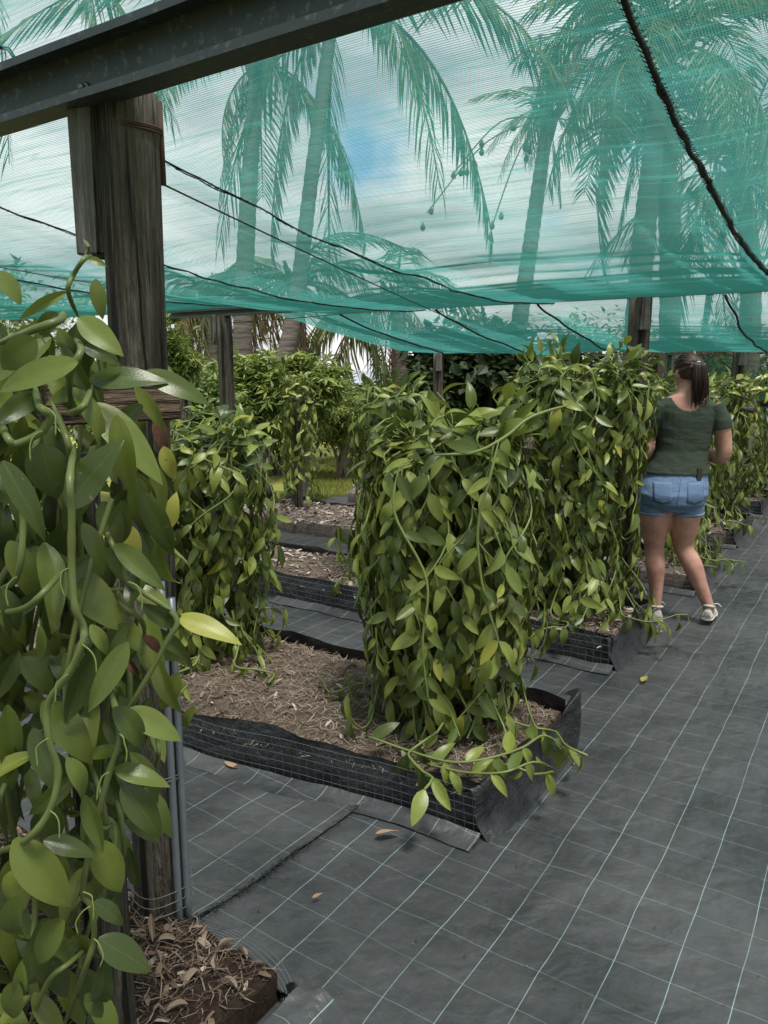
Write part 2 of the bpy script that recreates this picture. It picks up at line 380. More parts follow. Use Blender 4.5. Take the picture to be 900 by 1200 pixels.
def mulch(a, b, c_, s=1.0):
    def f(g):
        co = g.node('ShaderNodeTexCoord').outputs['Object']
        n = g.tex(26 * s, co, 8, 0.72, dist=1.0); n2_ = g.tex(5, co, 4); n3 = g.tex(110 * s, co, 5, 0.75, dist=1.5)
        c = g.mixc(g.ramp(n, [(0.33, (0, 0, 0)), (0.68, (1, 1, 1))]), a, b)
        c = g.mixc(g.math_('MULTIPLY', g.ramp(n3, [(0.5, (0, 0, 0)), (0.72, (1, 1, 1))]), 0.75), c, c_)
        c = g.mixc(g.math_('MULTIPLY', n2_, 0.35), c, a)
        g.out(g.bsdf(c, 0.95, 0.1, bump=g.math_('ADD', n, g.math_('MULTIPLY', n3, 0.6)), bstr=1.0, bdist=0.03))
    return f
M['mulch'] = mat('brown fibre mulch', mulch((0.115, 0.082, 0.062), (0.28, 0.215, 0.17), (0.42, 0.345, 0.28)))
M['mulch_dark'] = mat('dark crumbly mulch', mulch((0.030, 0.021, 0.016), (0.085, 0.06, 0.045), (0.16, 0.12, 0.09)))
M['mulch_pale'] = mat('pale chip mulch', mulch((0.10, 0.075, 0.062), (0.28, 0.225, 0.195), (0.42, 0.36, 0.32), 0.7))
def litter(name, stops):
    def f(g):
        r = g.node('ShaderNodeNewGeometry').outputs['Random Per Island']
        c = g.ramp(r, stops); c = g.mixc(g.math_('MULTIPLY', g.tex(70, detail=4), 0.4), c, (0.09, 0.06, 0.045))
        g.out(g.bsdf(c, 0.85, 0.2))
    return mat(name, f)
M['fibre'] = litter('straw fibre', [(0, (0.13, 0.093, 0.07)), (0.5, (0.28, 0.215, 0.165)), (0.9, (0.40, 0.33, 0.265)), (1, (0.52, 0.45, 0.38))])
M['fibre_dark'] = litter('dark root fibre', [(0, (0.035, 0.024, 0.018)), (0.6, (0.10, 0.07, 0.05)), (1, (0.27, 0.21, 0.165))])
M['chip'] = litter('bark chip', [(0, (0.11, 0.08, 0.065)), (0.4, (0.26, 0.205, 0.175)), (0.8, (0.42, 0.355, 0.315)), (1, (0.58, 0.52, 0.47))])
M['husk'] = litter('dry husk piece', [(0, (0.09, 0.06, 0.042)), (0.5, (0.22, 0.165, 0.12)), (0.85, (0.36, 0.30, 0.245)), (1, (0.52, 0.46, 0.40))])
M['dry_leaf'] = litter('dry fallen leaf', [(0, (0.26, 0.15, 0.08)), (0.5, (0.34, 0.22, 0.135)), (1, (0.42, 0.31, 0.21))])
M['lawn'] = mat('lawn', lambda g: g.out(g.bsdf(g.mixc(g.tex(0.9, detail=6), g.mixc(g.tex(40, detail=4), (0.10, 0.13, 0.03), (0.19, 0.21, 0.05)), (0.27, 0.275, 0.08)), 0.9, 0.15, bump=g.tex(60, detail=5), bstr=0.8)))
M['grass'] = shrub_mat('grass blades', (0.14, 0.18, 0.035), (0.24, 0.27, 0.06), (0.36, 0.36, 0.12), 0.4)
M['sea'] = mat('sea', lambda g: g.out(g.bsdf((0.10, 0.16, 0.20), 0.18, 0.5, bump=g.tex(0.35, detail=5, stretch=(1, 0.3, 1)), bstr=0.5, bdist=0.4)))

# ------------------------------------------------------------------ terrain, sea, lawn, weed mat
b = MB()
def terr(u, v):
    x, y = -60 + 130 * u, -30 + 75 * v
    z = -0.02 + 0.05 * nz(x * 0.3, y * 0.3)
    if y > 24: z -= ((y - 24) / 14) ** 2 * 2.2
    d = (Vector((x, y, 0)) - P0); s_, t_ = d.dot(E1), d.dot(E2)
    if -8 < t_ < 4.6 and -8 < s_ < 12.5: z = -0.03
    return (x, y, z)
b.grid(terr, 130, 75)
tag(b.build('ground', M['lawn']), kind='structure')
b = MB(); b.add([(-3000, 32, -1.6), (3000, 32, -1.6), (3000, 5000, -1.6), (-3000, 5000, -1.6)], [(0, 1, 2, 3)])
tag(b.build('sea', M['sea']), kind='structure')

MAT_T = 4.25
def mat_z(x, y):
    return 0.010 * nz(x * 1.6, y * 1.6, 3) + 0.0055 * nz(x * 5, y * 5, 7) + 0.0035 * nz(x * 12, y * 12, 1)
b = MB()
def mt(u, v):
    p = st(-5 + 17 * u, -5 + (MAT_T + 5) * v); return (p.x, p.y, mat_z(p.x, p.y))
b.grid(mt, 340, 190)
tag(b.build('weed_mat', M['mat']), kind='structure')

# the offcut of mat that laps over it in the aisle between the first two beds, with a frayed edge
rnd = random.Random(3)
ga, gb = ground(236, 1078), ground(500, 893)
b = MB()
ln_dir = (gb - ga).normalized(); ln_n = Vector((-ln_dir.y, ln_dir.x, 0))
def lap(u, v):
    p = ga + ln_dir * (-0.75 + 1.85 * u) + ln_n * (v * 2.4 - 0.012 * nz(u * 14, 2))
    return (p.x, p.y, mat_z(p.x, p.y) + 0.006 + 0.010 * exp(-v * 30) * (0.6 + nz(u * 9)))
b.grid(lap, 60, 70)
lap_o = tag(b.build('weed_mat', M['mat_b']), kind='structure')
b = MB()
for i in range(420):
    u = rnd.uniform(0.3, 0.62) if rnd.random() < 0.55 else rnd.uniform(0.30, 1.0)
    p = Vector(lap(u, 0)); d = (ln_n * rnd.uniform(-1, 0.3) + ln_dir * rnd.uniform(-.7, .7)).normalized(); l = rnd.uniform(0.008, 0.035)
    b.tube([p, p + d * l * .5 + Vector((0, 0, rnd.uniform(.002, .01))), p + d * l + Vector((0, 0, 0.001))], 0.0007, 3, False)
fr = b.build('frayed_edge', M['fabric'], lap_o); fr['kind'] = 'stuff'

# ------------------------------------------------------------------ leaves (shared meshes)
def leaf_mesh(name, m, nu, nv, curl, fold, twist, ratio, tipdrop=0.0, uvs=True):
    v = []; uv = []
    for j in range(nv + 1):
        t = j / nv
        wd = (sin(pi * min(1, t ** 0.82)) ** 0.72) * (1 - 0.18 * t) * 0.5 * ratio
        if t > 0.86: wd *= 1 - ((t - 0.86) / 0.14) ** 2 * 0.55
        if j == 0: wd = 0.030 * ratio * 2
        if j == nv: wd = 0.004
        ang = curl * t; zc = (-sin(ang * t) * 0.5 * t if curl else 0) - tipdrop * t * t * t
        yc = t - abs(curl) * 0.10 * t * t
        tw = twist * t
        for i in range(nu + 1):
            x = (i / nu - 0.5) * 2
            px = x * wd; pz = fold * abs(x) * wd + 0.012 * sin(t * 9 + x * 2) * abs(x) * ratio
            v.append((px * cos(tw) - pz * sin(tw), yc, zc + px * sin(tw) + pz * cos(tw))); uv.append((i / nu, t))
    f = [(j * (nu + 1) + i, j * (nu + 1) + i + 1, (j + 1) * (nu + 1) + i + 1, (j + 1) * (nu + 1) + i) for j in range(nv) for i in range(nu)]
    me = bpy.data.meshes.new(name); me.from_pydata(v, [], f)
    if uvs:
        l = me.uv_layers.new(name='UVMap')
        for k, lp in enumerate(me.loops): l.data[k].uv = uv[lp.vertex_index]
    if m: me.materials.append(m)
    me.polygons.foreach_set('use_smooth', [True] * len(me.polygons)); me.update()
    return me, v, f, uv
SHAPES = [(0.5, 0.25, 0.2, 0.40, 0.05), (0.9, 0.45, -0.3, 0.38, 0.0), (0.15, 0.15, 0.15, 0.42, 0.1), (1.2, 0.30, 0.5, 0.38, 0.0), (-0.4, 0.35, -0.2, 0.40, 0.15), (0.7, 0.5, 0.1, 0.40, 0.1), (0.3, 0.2, -0.5, 0.36, 0.0), (1.0, 0.2, 0.3, 0.44, 0.12)]
LEAF = [leaf_mesh('leaf', M['leaf'], 4, 6, c, f, t, r, d) for c, f, t, r, d in SHAPES]
LEAF_FG = [leaf_mesh('leaf', M['leaf_fg'], 6, 14, c, f, t, r, d) for c, f, t, r, d in SHAPES]
LEAF_PALE = [leaf_mesh('leaf', M['leaf_pale'], 6, 14, c, f, t, r, d) for c, f, t, r, d in SHAPES]
LEAF_YEL = [leaf_mesh('leaf', M['leaf_yellow'], 6, 12, c, f, t, r, d) for c, f, t, r, d in SHAPES[:4]]
LEAF_DRY = [leaf_mesh('dry_leaf', M['leaf_brown'], 6, 12, c * 1.5, f * 2.2, t * 3, r, d) for c, f, t, r, d in SHAPES[:4]]
def frame(base, d, nrm, ln, wd=1.0):
    d = d.normalized(); n = nrm - d * nrm.dot(d)
    if n.length < 1e-4: n = Vector((0.3, 0.2, 1)) - d * d.z
    n.normalize(); x = d.cross(n)
    m = Matrix((x * ln * wd, d * ln, n * ln)).transposed().to_4x4(); m.translation = base
    return m
def put_leaf(me, mtx, par, name='leaf'):
    o = bpy.data.objects.new(name, me); col.objects.link(o)
    o.parent = par; m = mtx.copy(); m.translation = mtx.translation - base_world(par); o.matrix_local = m
    return o
def mass_leaves(name, items, shapes, m, par):
    """items: (shape index, matrix) baked into one mesh for what cannot be told apart"""
    v = []; f = []; uv = []; o_ = base_world(par)
    for k, mx_ in items:
        me, lv, lf, luv = shapes[k]; n = len(v)
        v.extend([tuple(mx_ @ Vector(q) - o_) for q in lv]); f.extend([tuple(i + n for i in q) for q in lf]); uv.extend(luv)
    me = bpy.data.meshes.new(name); me.from_pydata(v, [], f); l = me.uv_layers.new(name='UVMap')
    import numpy as np
    idx = np.zeros(len(me.loops), dtype=np.int32); me.loops.foreach_get('vertex_index', idx)
    l.data.foreach_set('uv', np.array(uv, dtype=np.float32)[idx].ravel())
    me.materials.append(m); me.polygons.foreach_set('use_smooth', [True] * len(me.polygons)); me.update()
    o = bpy.data.objects.new(name, me); col.objects.link(o); o.parent = par; o['kind'] = 'stuff'
    return o
CAMP = Vector((0, 0, CAM_H))

def vine(label, k, a, base_z, top, A, B, strands, seed, single=300, leaf=(0.09, 0.145), group='vanilla vines trained over the bed trellises', sparse=False, droop=0.35, n_stem=14, off=0.45, sprawl=4, shoots=3, cull=True):
    rnd = random.Random(seed); top -= 0.075
    c = bed_pt(k, a, off)
    root = empty('vanilla_vine', (c.x, c.y, base_z), label, 'vine', group)
    items = []; paths = []
    def P(al, ac, z): return c + E2 * al + E1 * ac + Vector((0, 0, z))
    for i in range(strands):
        th = rnd.uniform(0, 2 * pi) if sparse else 2 * pi * (i + rnd.uniform(-.5, .5)) / strands * 2.0
        r = rnd.choice((rnd.uniform(0.90, 1.08), rnd.uniform(0.65, 0.95)))
        zend = base_z + (rnd.uniform(0.0, 0.25) if rnd.random() < (0.35 if sparse else 0.62) else rnd.uniform(0.15, 0.75) * (top - base_z))
        ph, am = rnd.uniform(0, 6.28), rnd.uniform(0.05, 0.28)
        z = top + rnd.uniform(-0.10, 0.07); pts = []
        u0 = A * cos(th) * 0.85
        pts.append(P(u0 * 0.8, 0, top - 0.04)); pts.append(P(u0, B * sin(th) * r * 0.35, z + 0.02)); pts.append(P(A * cos(th) * r * .97, B * sin(th) * r * 0.75, z - 0.02))
        step = 0.07
        while z > zend:
            z -= step * rnd.uniform(0.6, 1.2)
            q = (top - z) / (top - base_z)
            wide = 1.0 + 0.12 * sin(q * 7 + seed) - 0.08 * q + 0.9 * max(0, q - 0.80)
            t2 = th + am * sin(q * 5.5 + ph) + 0.12 * sin(q * 17 + ph * 2)
            rr = r * wide * (1 + 0.10 * sin(q * 9 + ph * 3))
            pts.append(P(A * cos(t2) * rr + 0.03 * nz(z * 6, ph), B * sin(t2) * rr + 0.03 * nz(z * 6, ph + 9), z))
        if rnd.random() < 0.25:           # the tip turns up again
            e = pts[-1]; o2 = (e - P(0, 0, e.z)).normalized()
            pts += [e + o2 * 0.04 - Vector((0, 0, 0.03)), e + o2 * 0.09 + Vector((0, 0, 0.03)), e + o2 * 0.10 + Vector((0, 0, 0.13))]
        paths.append(smooth_pts(pts, 2))
    for i in range(sprawl):               # runners over the mulch and over the edging
        th = rnd.uniform(0, 2 * pi); d = E2 * cos(th) + E1 * sin(th); d2 = Vector((-d.y, d.x, 0))
        pts = [P(A * .8 * cos(th), B * .8 * sin(th), base_z + 0.30)]
        for j in range(1, 8):
            pts.append(P(A * .8 * cos(th), B * .8 * sin(th), base_z + 0.045 + 0.25 * exp(-j * 1.1) + rnd.uniform(0, .03)) + d * (0.055 * j) + d2 * 0.06 * sin(j * 1.1 + i))
        paths.append(smooth_pts(pts, 2))
    for i in range(shoots):               # new shoots standing up above the mass
        p0 = P(rnd.uniform(-A, A) * .7, rnd.uniform(-B, B) * .5, top)
        paths.append(smooth_pts([p0, p0 + Vector((rnd.uniform(-.05, .05), rnd.uniform(-.05, .05), 0.09)), p0 + Vector((rnd.uniform(-.1, .1), rnd.uniform(-.1, .1), 0.10 + rnd.uniform(0, .10)))], 3))
    for pi_, pts in enumerate(paths):
        acc = rnd.uniform(0, .05); side = 1
        for j in range(1, len(pts)):
            acc += (pts[j] - pts[j - 1]).length
            if acc < 0.042 * rnd.uniform(0.8, 1.4): continue
            acc = 0; p = pts[j]; side = -side
            outw = Vector((p.x - c.x, p.y - c.y, 0)); outw = outw.normalized() if outw.length > 1e-3 else E1.copy()
            tan = Vector((-outw.y, outw.x, 0)) * side
            topness = max(0, 1 - (top - p.z) / 0.22)
            d = outw * rnd.uniform(-0.05, 0.55) + tan * rnd.uniform(0.0, 0.9) + Vector((0, 0, -rnd.uniform(0.25, 1.5) * (1 - topness * 0.9) + 0.25 * topness))
            nr = outw * rnd.uniform(0.8, 1.3) + Vector((0, 0, rnd.uniform(0.0, 0.7) + topness)) + Vector((rnd.uniform(-.5, .5), rnd.uniform(-.5, .5), 0))
            ln = rnd.uniform(*leaf) * 0.93 * (0.72 if rnd.random() < .15 else 1)
            items.append((rnd.randrange(len(SHAPES)), frame(p, d, nr, ln, rnd.uniform(0.85, 1.15)), p, outw))
    # how much each leaf shows in the picture: near, outside and on the viewer's side
    def show(it):
        p, ow = it[2], it[3]; to = (CAMP - p); to.z = 0; to.normalize()
        rad = Vector(((p - c).dot(E2) / A, (p - c).dot(E1) / B)).length
        return ow.dot(to) * rad * 1.5 + rad * 0.5 + rnd.uniform(0, .5)
    if not sparse:                        # old leaves in the shade inside
        for i in range(int(strands * 7)):
            th = rnd.uniform(0, 6.28); q = rnd.uniform(.25, .75); z = rnd.uniform(base_z + .05, top - .05); p = P(A * q * cos(th), B * q * sin(th), z)
            ow = (E2 * cos(th) + E1 * sin(th)); d = ow * rnd.uniform(-.3, .5) + Vector((rnd.uniform(-.5, .5), rnd.uniform(-.5, .5), -rnd.uniform(.3, 1)))
            items.append((rnd.randrange(8), frame(p, d, ow + Vector((rnd.uniform(-.4, .4), rnd.uniform(-.4, .4), .3)), rnd.uniform(*leaf), 1.1), p, ow))
    items.sort(key=show, reverse=True)
    for kk, mx_, p, ow in items[:single]:
        put_leaf(LEAF[kk][0], mx_, root)
    if items[single:]: mass_leaves('leaf_mass', [(q[0], q[1]) for q in items[single:]], LEAF, M['leaf_i'], root)
    # stems: the ones that can be traced are objects of their own, the rest one part
    def sshow(pts):
        p = pts[len(pts) // 2]; to = CAMP - p; to.z = 0
        ow = Vector((p.x - c.x, p.y - c.y, 0)); return ow.dot(to.normalized())
    paths.sort(key=sshow, reverse=True)
    for pts in paths[:n_stem]:
        m = MB(); m.tube(pts, rnd.uniform(0.0035, 0.0055), 5, False); m.build('stem', M['stem'], root)
    m = MB()
    for pts in paths[n_stem:]: m.tube(pts, rnd.uniform(0.003, 0.005), 4, False)
    if m.v: m.build('stem_mass', M['stem'], root)['kind'] = 'stuff'
    return root

def trellis(label, k, a, off, ground_z, bar_z_, half, log=False, posts=(0.0,), tilt=0.02, seed=0):
    bar_z = bar_z_ - (0.10 if log else 0.20); rnd = random.Random(seed); c = bed_pt(k, a, off)
    root = empty('trellis', (c.x, c.y, ground_z - 0.12), label, 'trellis', 'timber trellises in the beds')
    for pa in posts:
        m = MB(); p = bed_pt(k, a + pa, off)
        pts = [p + Vector((0.006 * nz(i * .7, seed), 0.006 * nz(i * .7, seed + 4), ground_z - 0.12 + (bar_z - ground_z + 0.10) * i / 8)) for i in range(9)]
        m.tube(pts, [0.046 - 0.001 * i for i in range(9)], 12); m.build('post', M['post'], root)
    m = MB()
    pts = [c + E2 * (half * (2 * i / 8 - 1)) + Vector((0, 0, bar_z + tilt * (2 * i / 8 - 1) + 0.004 * nz(i * .8, seed))) for i in range(9)]
    m.tube(pts, [0.036 + 0.003 * nz(i * 1.3, seed) for i in range(9)], 12); m.build('crossbar', M['log'] if log else M['bar'], root)
    return root

# ------------------------------------------------------------------ planting beds
def bed(k, Lb, W, label, fibre_m, n_fib, n_chip, chip_size, mul, front_fab=True, near=False, seed=0, a0=0.0, mesh_len=None, zt=0.165, end_h=0.22, back_h=0.20, skew=0.0):
    rnd = random.Random(100 + seed)
    c = bed_pt(k, 0, W / 2)
    root = empty('planting_bed', (c.x, c.y, 0), label, 'planting bed', 'netted planting beds in rows')
    def BP(a, b_, z=0.0):                           # the near edge of the bed swells out a little
        q = max(0.0, min(1.0, a / 1.4)); return bed_pt(k, a, b_ - skew * q * q * (3 - 2 * q) * (1 - max(0, b_) / W), z)
    def top(a, b_):
        e = min(b_, W - b_) / 0.16; ee = min(a - a0, 1.0) / 0.14
        f = max(0.0, min(1, e)) * max(0.0, min(1, ee)); f = f * f * (3 - 2 * f)
        p = BP(a, b_)
        return 0.045 + (zt - 0.045) * (0.55 + 0.45 * f) * 1.0 + 0.030 * nz(p.x * 2.3, p.y * 2.3, 5) * f + 0.018 * nz(p.x * 7, p.y * 7, 9) + (0.010 * nz(p.x * 22, p.y * 22) if near else 0)
    m = MB()
    na, nb = int((Lb - a0) / (0.035 if near else 0.07)), int(W / (0.035 if near else 0.07))
    m.grid(lambda u, v: BP(a0 + 0.02 + (Lb - a0 - 0.02) * u, 0.02 + (W - 0.04) * v, top(a0 + 0.02 + (Lb - a0 - .02) * u, 0.02 + (W - .04) * v)), na, nb)
    # skirt of the mound down to the mat
    m.grid(lambda u, v: BP(a0 + 0.02 + (Lb - a0 - 0.02) * u, 0.02 - 0.004 * sin(v * pi), (top(a0 + 0.02 + (Lb - a0 - .02) * u, 0.02) + .004) * (1 - v)), na, 3)
    m.grid(lambda u, v: BP(a0 + 0.02, 0.02 + (W - 0.04) * u, (top(a0 + .02, 0.02 + (W - .04) * u) + .004) * (1 - v)), nb, 3)
    m.build('mulch', mul, root)
    # fabric edging: front, back and the end towards the path
    def wall(b0, sgn, hh, s2):
        w_ = MB(); n = int((Lb - a0) / 0.05)
        def fn(u, v):
            a = a0 + (Lb - a0) * u
            h = hh * (1.02 + 0.30 * nz(a * 1.7, s2) + 0.10 * nz(a * 5, s2 + 3))
            lean = sgn * (0.035 * v * v + 0.050 * nz(a * 2.2, s2 + 8) * v + 0.012 * nz(a * 9, v * 3, s2) * v)
            curl = max(0, v - 0.85) * 0.35 * -sgn
            return BP(a, b0 - lean - curl * hh, h * (v if v < 0.9 else 0.9 + (v - 0.9) * 0.4) - 0.008)
        w_.grid(fn, n, 10); return w_.build('fabric_edging', M['fabric'], root)
    wf = None
    if front_fab: wf = wall(0.0, -1, 0.195, seed)
    wall(W, 1, back_h, seed + 20)
    e_ = MB()
    def endf(u, v):
        bb = -0.018 + (W + 0.036) * u; bul = sin(pi * u) ** 0.5
        lump = exp(-((u - 0.90) / 0.11) ** 2)                      # the spare cloth bunched at the back corner
        h = end_h * (0.84 + 0.26 * nz(u * 3.3, seed + 31) + 0.06 * nz(u * 13, seed) + (0.40 if near else 0.05) * lump)
        vv = v / 0.8 if v < 0.8 else 1.0
        out = (0.055 if near else .02) * bul + 0.026 * nz(u * 4, v * 2.5, seed) * vv + (0.07 if near else .02) * lump * sin(vv * pi * .7) - 0.02 * vv * (1 - lump) + 0.05 * (1 - vv) ** 3
        z = h * vv
        if v >= 0.8:
            q = (v - 0.8) / 0.2; out -= 0.035 * q * (1 + nz(u * 6, seed + 2)); z = h + 0.006 * sin(q * pi) - q * 0.03 * (1 + nz(u * 9, seed + 5))
        return BP(a0 - out + 0.004, bb, z - 0.006)
    e_.grid(endf, 48, 18); e_.build('end_fabric', M['fabric'], root)
    # welded wire mesh held against the front face
    ml = mesh_len if mesh_len else Lb
    w_ = MB(); rw = 0.0009 if near else 0.0013; cell = 0.036 if near else 0.042
    def wp(a, z):
        bl = 0.030 * (z / .2) ** 2 + 0.050 * nz(a * 2.2, seed + 8) * z / .2
        return BP(a, -bl - 0.014 - 0.006 * nz(a * 3, z * 8, seed + 2), z + 0.008 * nz(a * 2.3, z, seed))
    nh = 6
    for i in range(nh):
        z = 0.012 + i * cell * 0.98
        w_.tube([wp(a0 + 0.0 + (ml - a0) * j / 60, z) for j in range(61)], rw, 3, False)
    for j in range(int((ml - a0) / cell)):
        a = a0 + 0.01 + j * cell
        w_.tube([wp(a, 0.004 + (nh - 1) * cell * .98 * i / 4 + 0.008) for i in range(5)], rw, 3, False)
    w_.build('wire_mesh', M['wire'], root)
    # loose skirt of mat lying along the foot of the front face
    s_ = MB()
    def sk(u, v):
        a = a0 - 0.02 + min(Lb, 2.4) * u; p = BP(a, -0.02 - v * (0.085 + 0.03 * nz(a * 2, seed)))
        return (p.x, p.y, mat_z(p.x, p.y) + 0.006 + 0.022 * (1 - v) ** 2 + 0.008 * max(0, nz(a * 6, v * 2, seed)))
    if k != 0: s_.grid(sk, 60, 6); s_.build('mat_skirt', M['mat_b'], root)
    # loose fibres and chips on top
    if n_fib:
        m = MB()
        for i in range(n_fib):
            a, b_ = rnd.uniform(a0 + 0.03, Lb), rnd.uniform(0.02, W - 0.03); p = BP(a, b_, top(a, b_) + rnd.uniform(0, 0.012))
            th = rnd.uniform(0, 2 * pi); l = rnd.uniform(0.02, 0.075); d = Vector((cos(th), sin(th), rnd.uniform(-.12, .25))); q = Vector((-sin(th), cos(th), 0)) * rnd.uniform(0.0007, 0.002)
            mid = p + d * l * .5 + Vector((rnd.uniform(-.012, .012), rnd.uniform(-.012, .012), rnd.uniform(0, .008)))
            e = p + d * l
            m.add([p - q, p + q, mid + q, mid - q, e], [(0, 1, 2, 3), (3, 2, 4)])
        m.build('fibres', fibre_m, root, smooth=False)['kind'] = 'stuff'
    if n_chip:
        m = MB()
        for i in range(n_chip):
            a, b_ = rnd.uniform(a0 + 0.03, Lb), rnd.uniform(0.02, W - 0.03); p = BP(a, b_, top(a, b_) + rnd.uniform(0.0, 0.010))
            th = rnd.uniform(0, 2 * pi); l = rnd.uniform(*chip_size); wd = l * rnd.uniform(0.15, 0.45)
            d = Vector((cos(th), sin(th), rnd.uniform(-.3, .35))).normalized(); x = d.cross(Vector((rnd.uniform(-.5, .5), rnd.uniform(-.5, .5), 1))).normalized(); n = x.cross(d)
            t = 0.0015
            m.add([p - x * wd * .35, p + x * wd * .4, p + d * l * .55 + x * wd * .5 + n * l * .08, p + d * l * .5 - x * wd * .5 + n * l * .10, p + d * l + x * wd * .15, p + d * l - x * wd * .2,
                   p + d * l * .5 - n * t * 2], [(0, 1, 2, 3), (3, 2, 4, 5), (1, 0, 6), (5, 4, 6)])
        m.build('chips', M['husk'] if near else M['chip'], root, smooth=False)['kind'] = 'stuff'
    return root, top

BW = 0.87
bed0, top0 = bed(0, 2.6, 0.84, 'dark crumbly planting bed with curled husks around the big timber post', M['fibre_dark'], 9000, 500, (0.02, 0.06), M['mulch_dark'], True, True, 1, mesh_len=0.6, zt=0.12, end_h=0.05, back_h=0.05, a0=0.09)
bed1, top1 = bed(1, 4.6, BW, 'brown fibre planting bed edged with black fabric and wire, dry leaf on its mat skirt', M['fibre'], 16000, 700, (0.02, 0.06), M['mulch'], True, True, 2, skew=0.15)
bed2, top2 = bed(2, 4.5, 0.80, 'planting bed whose fabric end meets the path beside the woman\'s shoes', M['fibre'], 5000, 2600, (0.02, 0.07), M['mulch'], True, False, 3, a0=0.07)
bed3, top3 = bed(3, 4.6, BW, 'planting bed behind the woman\'s legs with bare brown front', M['fibre'], 1500, 3200, (0.025, 0.075), M['mulch_pale'], False, False, 4)
bed4, top4 = bed(4, 4.4, BW, 'planting bed ending in a folded black corner beyond the woman', M['fibre'], 800, 2000, (0.03, 0.08), M['mulch_pale'], False, False, 5)
bed5, top5 = bed(5, 4.0, BW, 'farthest planting bed before the dark green screen', M['fibre'], 500, 500, (0.03, 0.08), M['mulch'], True, False, 6)

# ------------------------------------------------------------------ canopy posts and steel beams
def canopy_post(s, t, ztop, r, label, block=True, base=0.0, detail=False, lean=(0, 0), block_side=None):
    rnd = random.Random(int(s * 10 + t * 7)); p = st(s, t)
    root = empty('timber_post', (p.x, p.y, base), label, 'post', 'timber posts carrying the shade net')
    m = MB(); n = 28 if detail else 14; K = 30 if detail else 10
    rings = []
    for i in range(K + 1):
        z = base - 0.1 + (ztop - base + 0.1) * i / K
        rings.append([Vector((p.x + lean[0] * i / K, p.y + lean[1] * i / K, z)) + Vector((cos(2 * pi * q / n), sin(2 * pi * q / n), 0)) * r * (1.03 - 0.06 * i / K) * (1 + 0.035 * nz(cos(2 * pi * q / n) * 1.5, sin(2 * pi * q / n) * 1.5, z * 0.6) + 0.018 * nz(q * 1.9, z * .4, 4)) for q in range(n)])
    m.loft(rings); m.build('shaft', M['post'], root)
    if block:
        ax, ay = block_side if block_side else (E2, -E1)     # the block is nailed on the side face
        ax = ax.copy(); ay = ay.copy(); hz, hw, hd = (0.17, 0.058, 0.034) if detail else (0.13, 0.04, 0.022)
        c = Vector((p.x + lean[0], p.y + lean[1], ztop - hz - (0.02 if detail else -0.01))) + ay * (r + hd * 0.9)
        bl = MB(); bl.box(c, ax * hw, ay * hd, Vector((0, 0, hz))); blk = bl.build('packing_block', M['plank'], root, smooth=False)
        blk.modifiers.new('bevel', 'BEVEL').width = 0.004
        if detail:
            for dx, dz in ((-.2, .6), (.3, 0.05), (-.15, -.72)):
                sb = MB(); q = c + ay * hd + ax * hw * dx + Vector((0, 0, hz * dz)); sb.tube([q - ay * 0.003, q + ay * 0.0025], 0.006, 10)
                o = sb.build('screw', M['rust'], None, origin=None); o.parent = blk
                o.data.transform(Matrix.Translation(-base_world(root)))
    return root
BT = st(0, 0)
Z0, Z1, Z2 = 2.215, 2.09, 1.87
post_main = canopy_post(0, 0, 2.235, 0.070, 'thick weathered timber post with nailed packing block, beside the big-leaved vine', True, 0.0, True, lean=(0.040, 0.0), block_side=(((at(105, 190, 1.84) - at(150, 190, 1.9)) * Vector((1, 1, 0))).normalized() if False else Vector((-0.35, -0.94, 0)).normalized(), Vector((-0.94, 0.35, 0)).normalized()))
canopy_post(3.85, -0.2, 2.10, 0.072, 'timber post rising behind the vine hedge nearest the woman, block at its top', True, block_side=(Vector((1, 0, 0)), Vector((0, -1, 0))))
canopy_post(3.85, 3.5, 2.08, 0.072, 'timber post in front of the palm trunks, block on its side', True, block_side=(Vector((0, 1, 0)), Vector((-1, 0, 0))))
canopy_post(7.8, -0.2, 1.90, 0.062, 'short-looking timber post in front of the dark green screen', True, block_side=(Vector((1, 0, 0)), Vector((0, -1, 0))))
canopy_post(7.8, 3.5, 1.84, 0.068, 'timber post in front of the dark climber-covered tree', True, block_side=(Vector((1, 0, 0)), Vector((0, -1, 0))))

# thin steel prop further back
pp = at(635, 400, 8.6)
r_ = empty('steel_prop', (pp.x, pp.y, 0), 'thin galvanised steel pole standing behind the vines', 'pole')
m = MB(); m.tube([(pp.x, pp.y, -0.05), (pp.x, pp.y, 1.0), (pp.x, pp.y, 1.90)], 0.026, 12); m.build('pipe', M['pipe'], r_)
m = MB(); m.tube([(pp.x, pp.y, 1.86), (pp.x, pp.y, 1.91)], 0.032, 12); m.build('pipe_cap', M['bolt'], r_)

# conduits strapped to the main post
r_ = empty('conduit', (*ground(207, 1092).xy, 0), 'pair of grey pipes strapped upright against the big timber post', 'pipe')
for px in (203, 212):
    g0 = ground(px + 1, 1092); pts = [Vector((g0.x - 0.004, g0.y, -0.03 + 0.66 * i / 10)) for i in range(11)]
    g0 = ground(px + 1, 1100, 0.0)
    cx = BT.x + (0.070 if px == 203 else 0.088); cy = BT.y - (0.058 if px == 203 else 0.035)
    m = MB(); m.tube([(cx, cy, 0.02 + (1.05 if px == 203 else 1.0) * i / 8) for i in range(9)], 0.0105, 10); m.build('pipe', M['pipe'], r_)
m = MB()
for z in (0.52, 0.53, 0.13, 0.16, 0.19):
    m.tube([(BT.x + 0.083 * cos(a * pi / 12) + 0.012, BT.y + 0.083 * sin(a * pi / 12) - 0.012, z + 0.004 * sin(a)) for a in range(25)], 0.0012, 4, False)
m.build('tie_wire', M['wire'], r_)
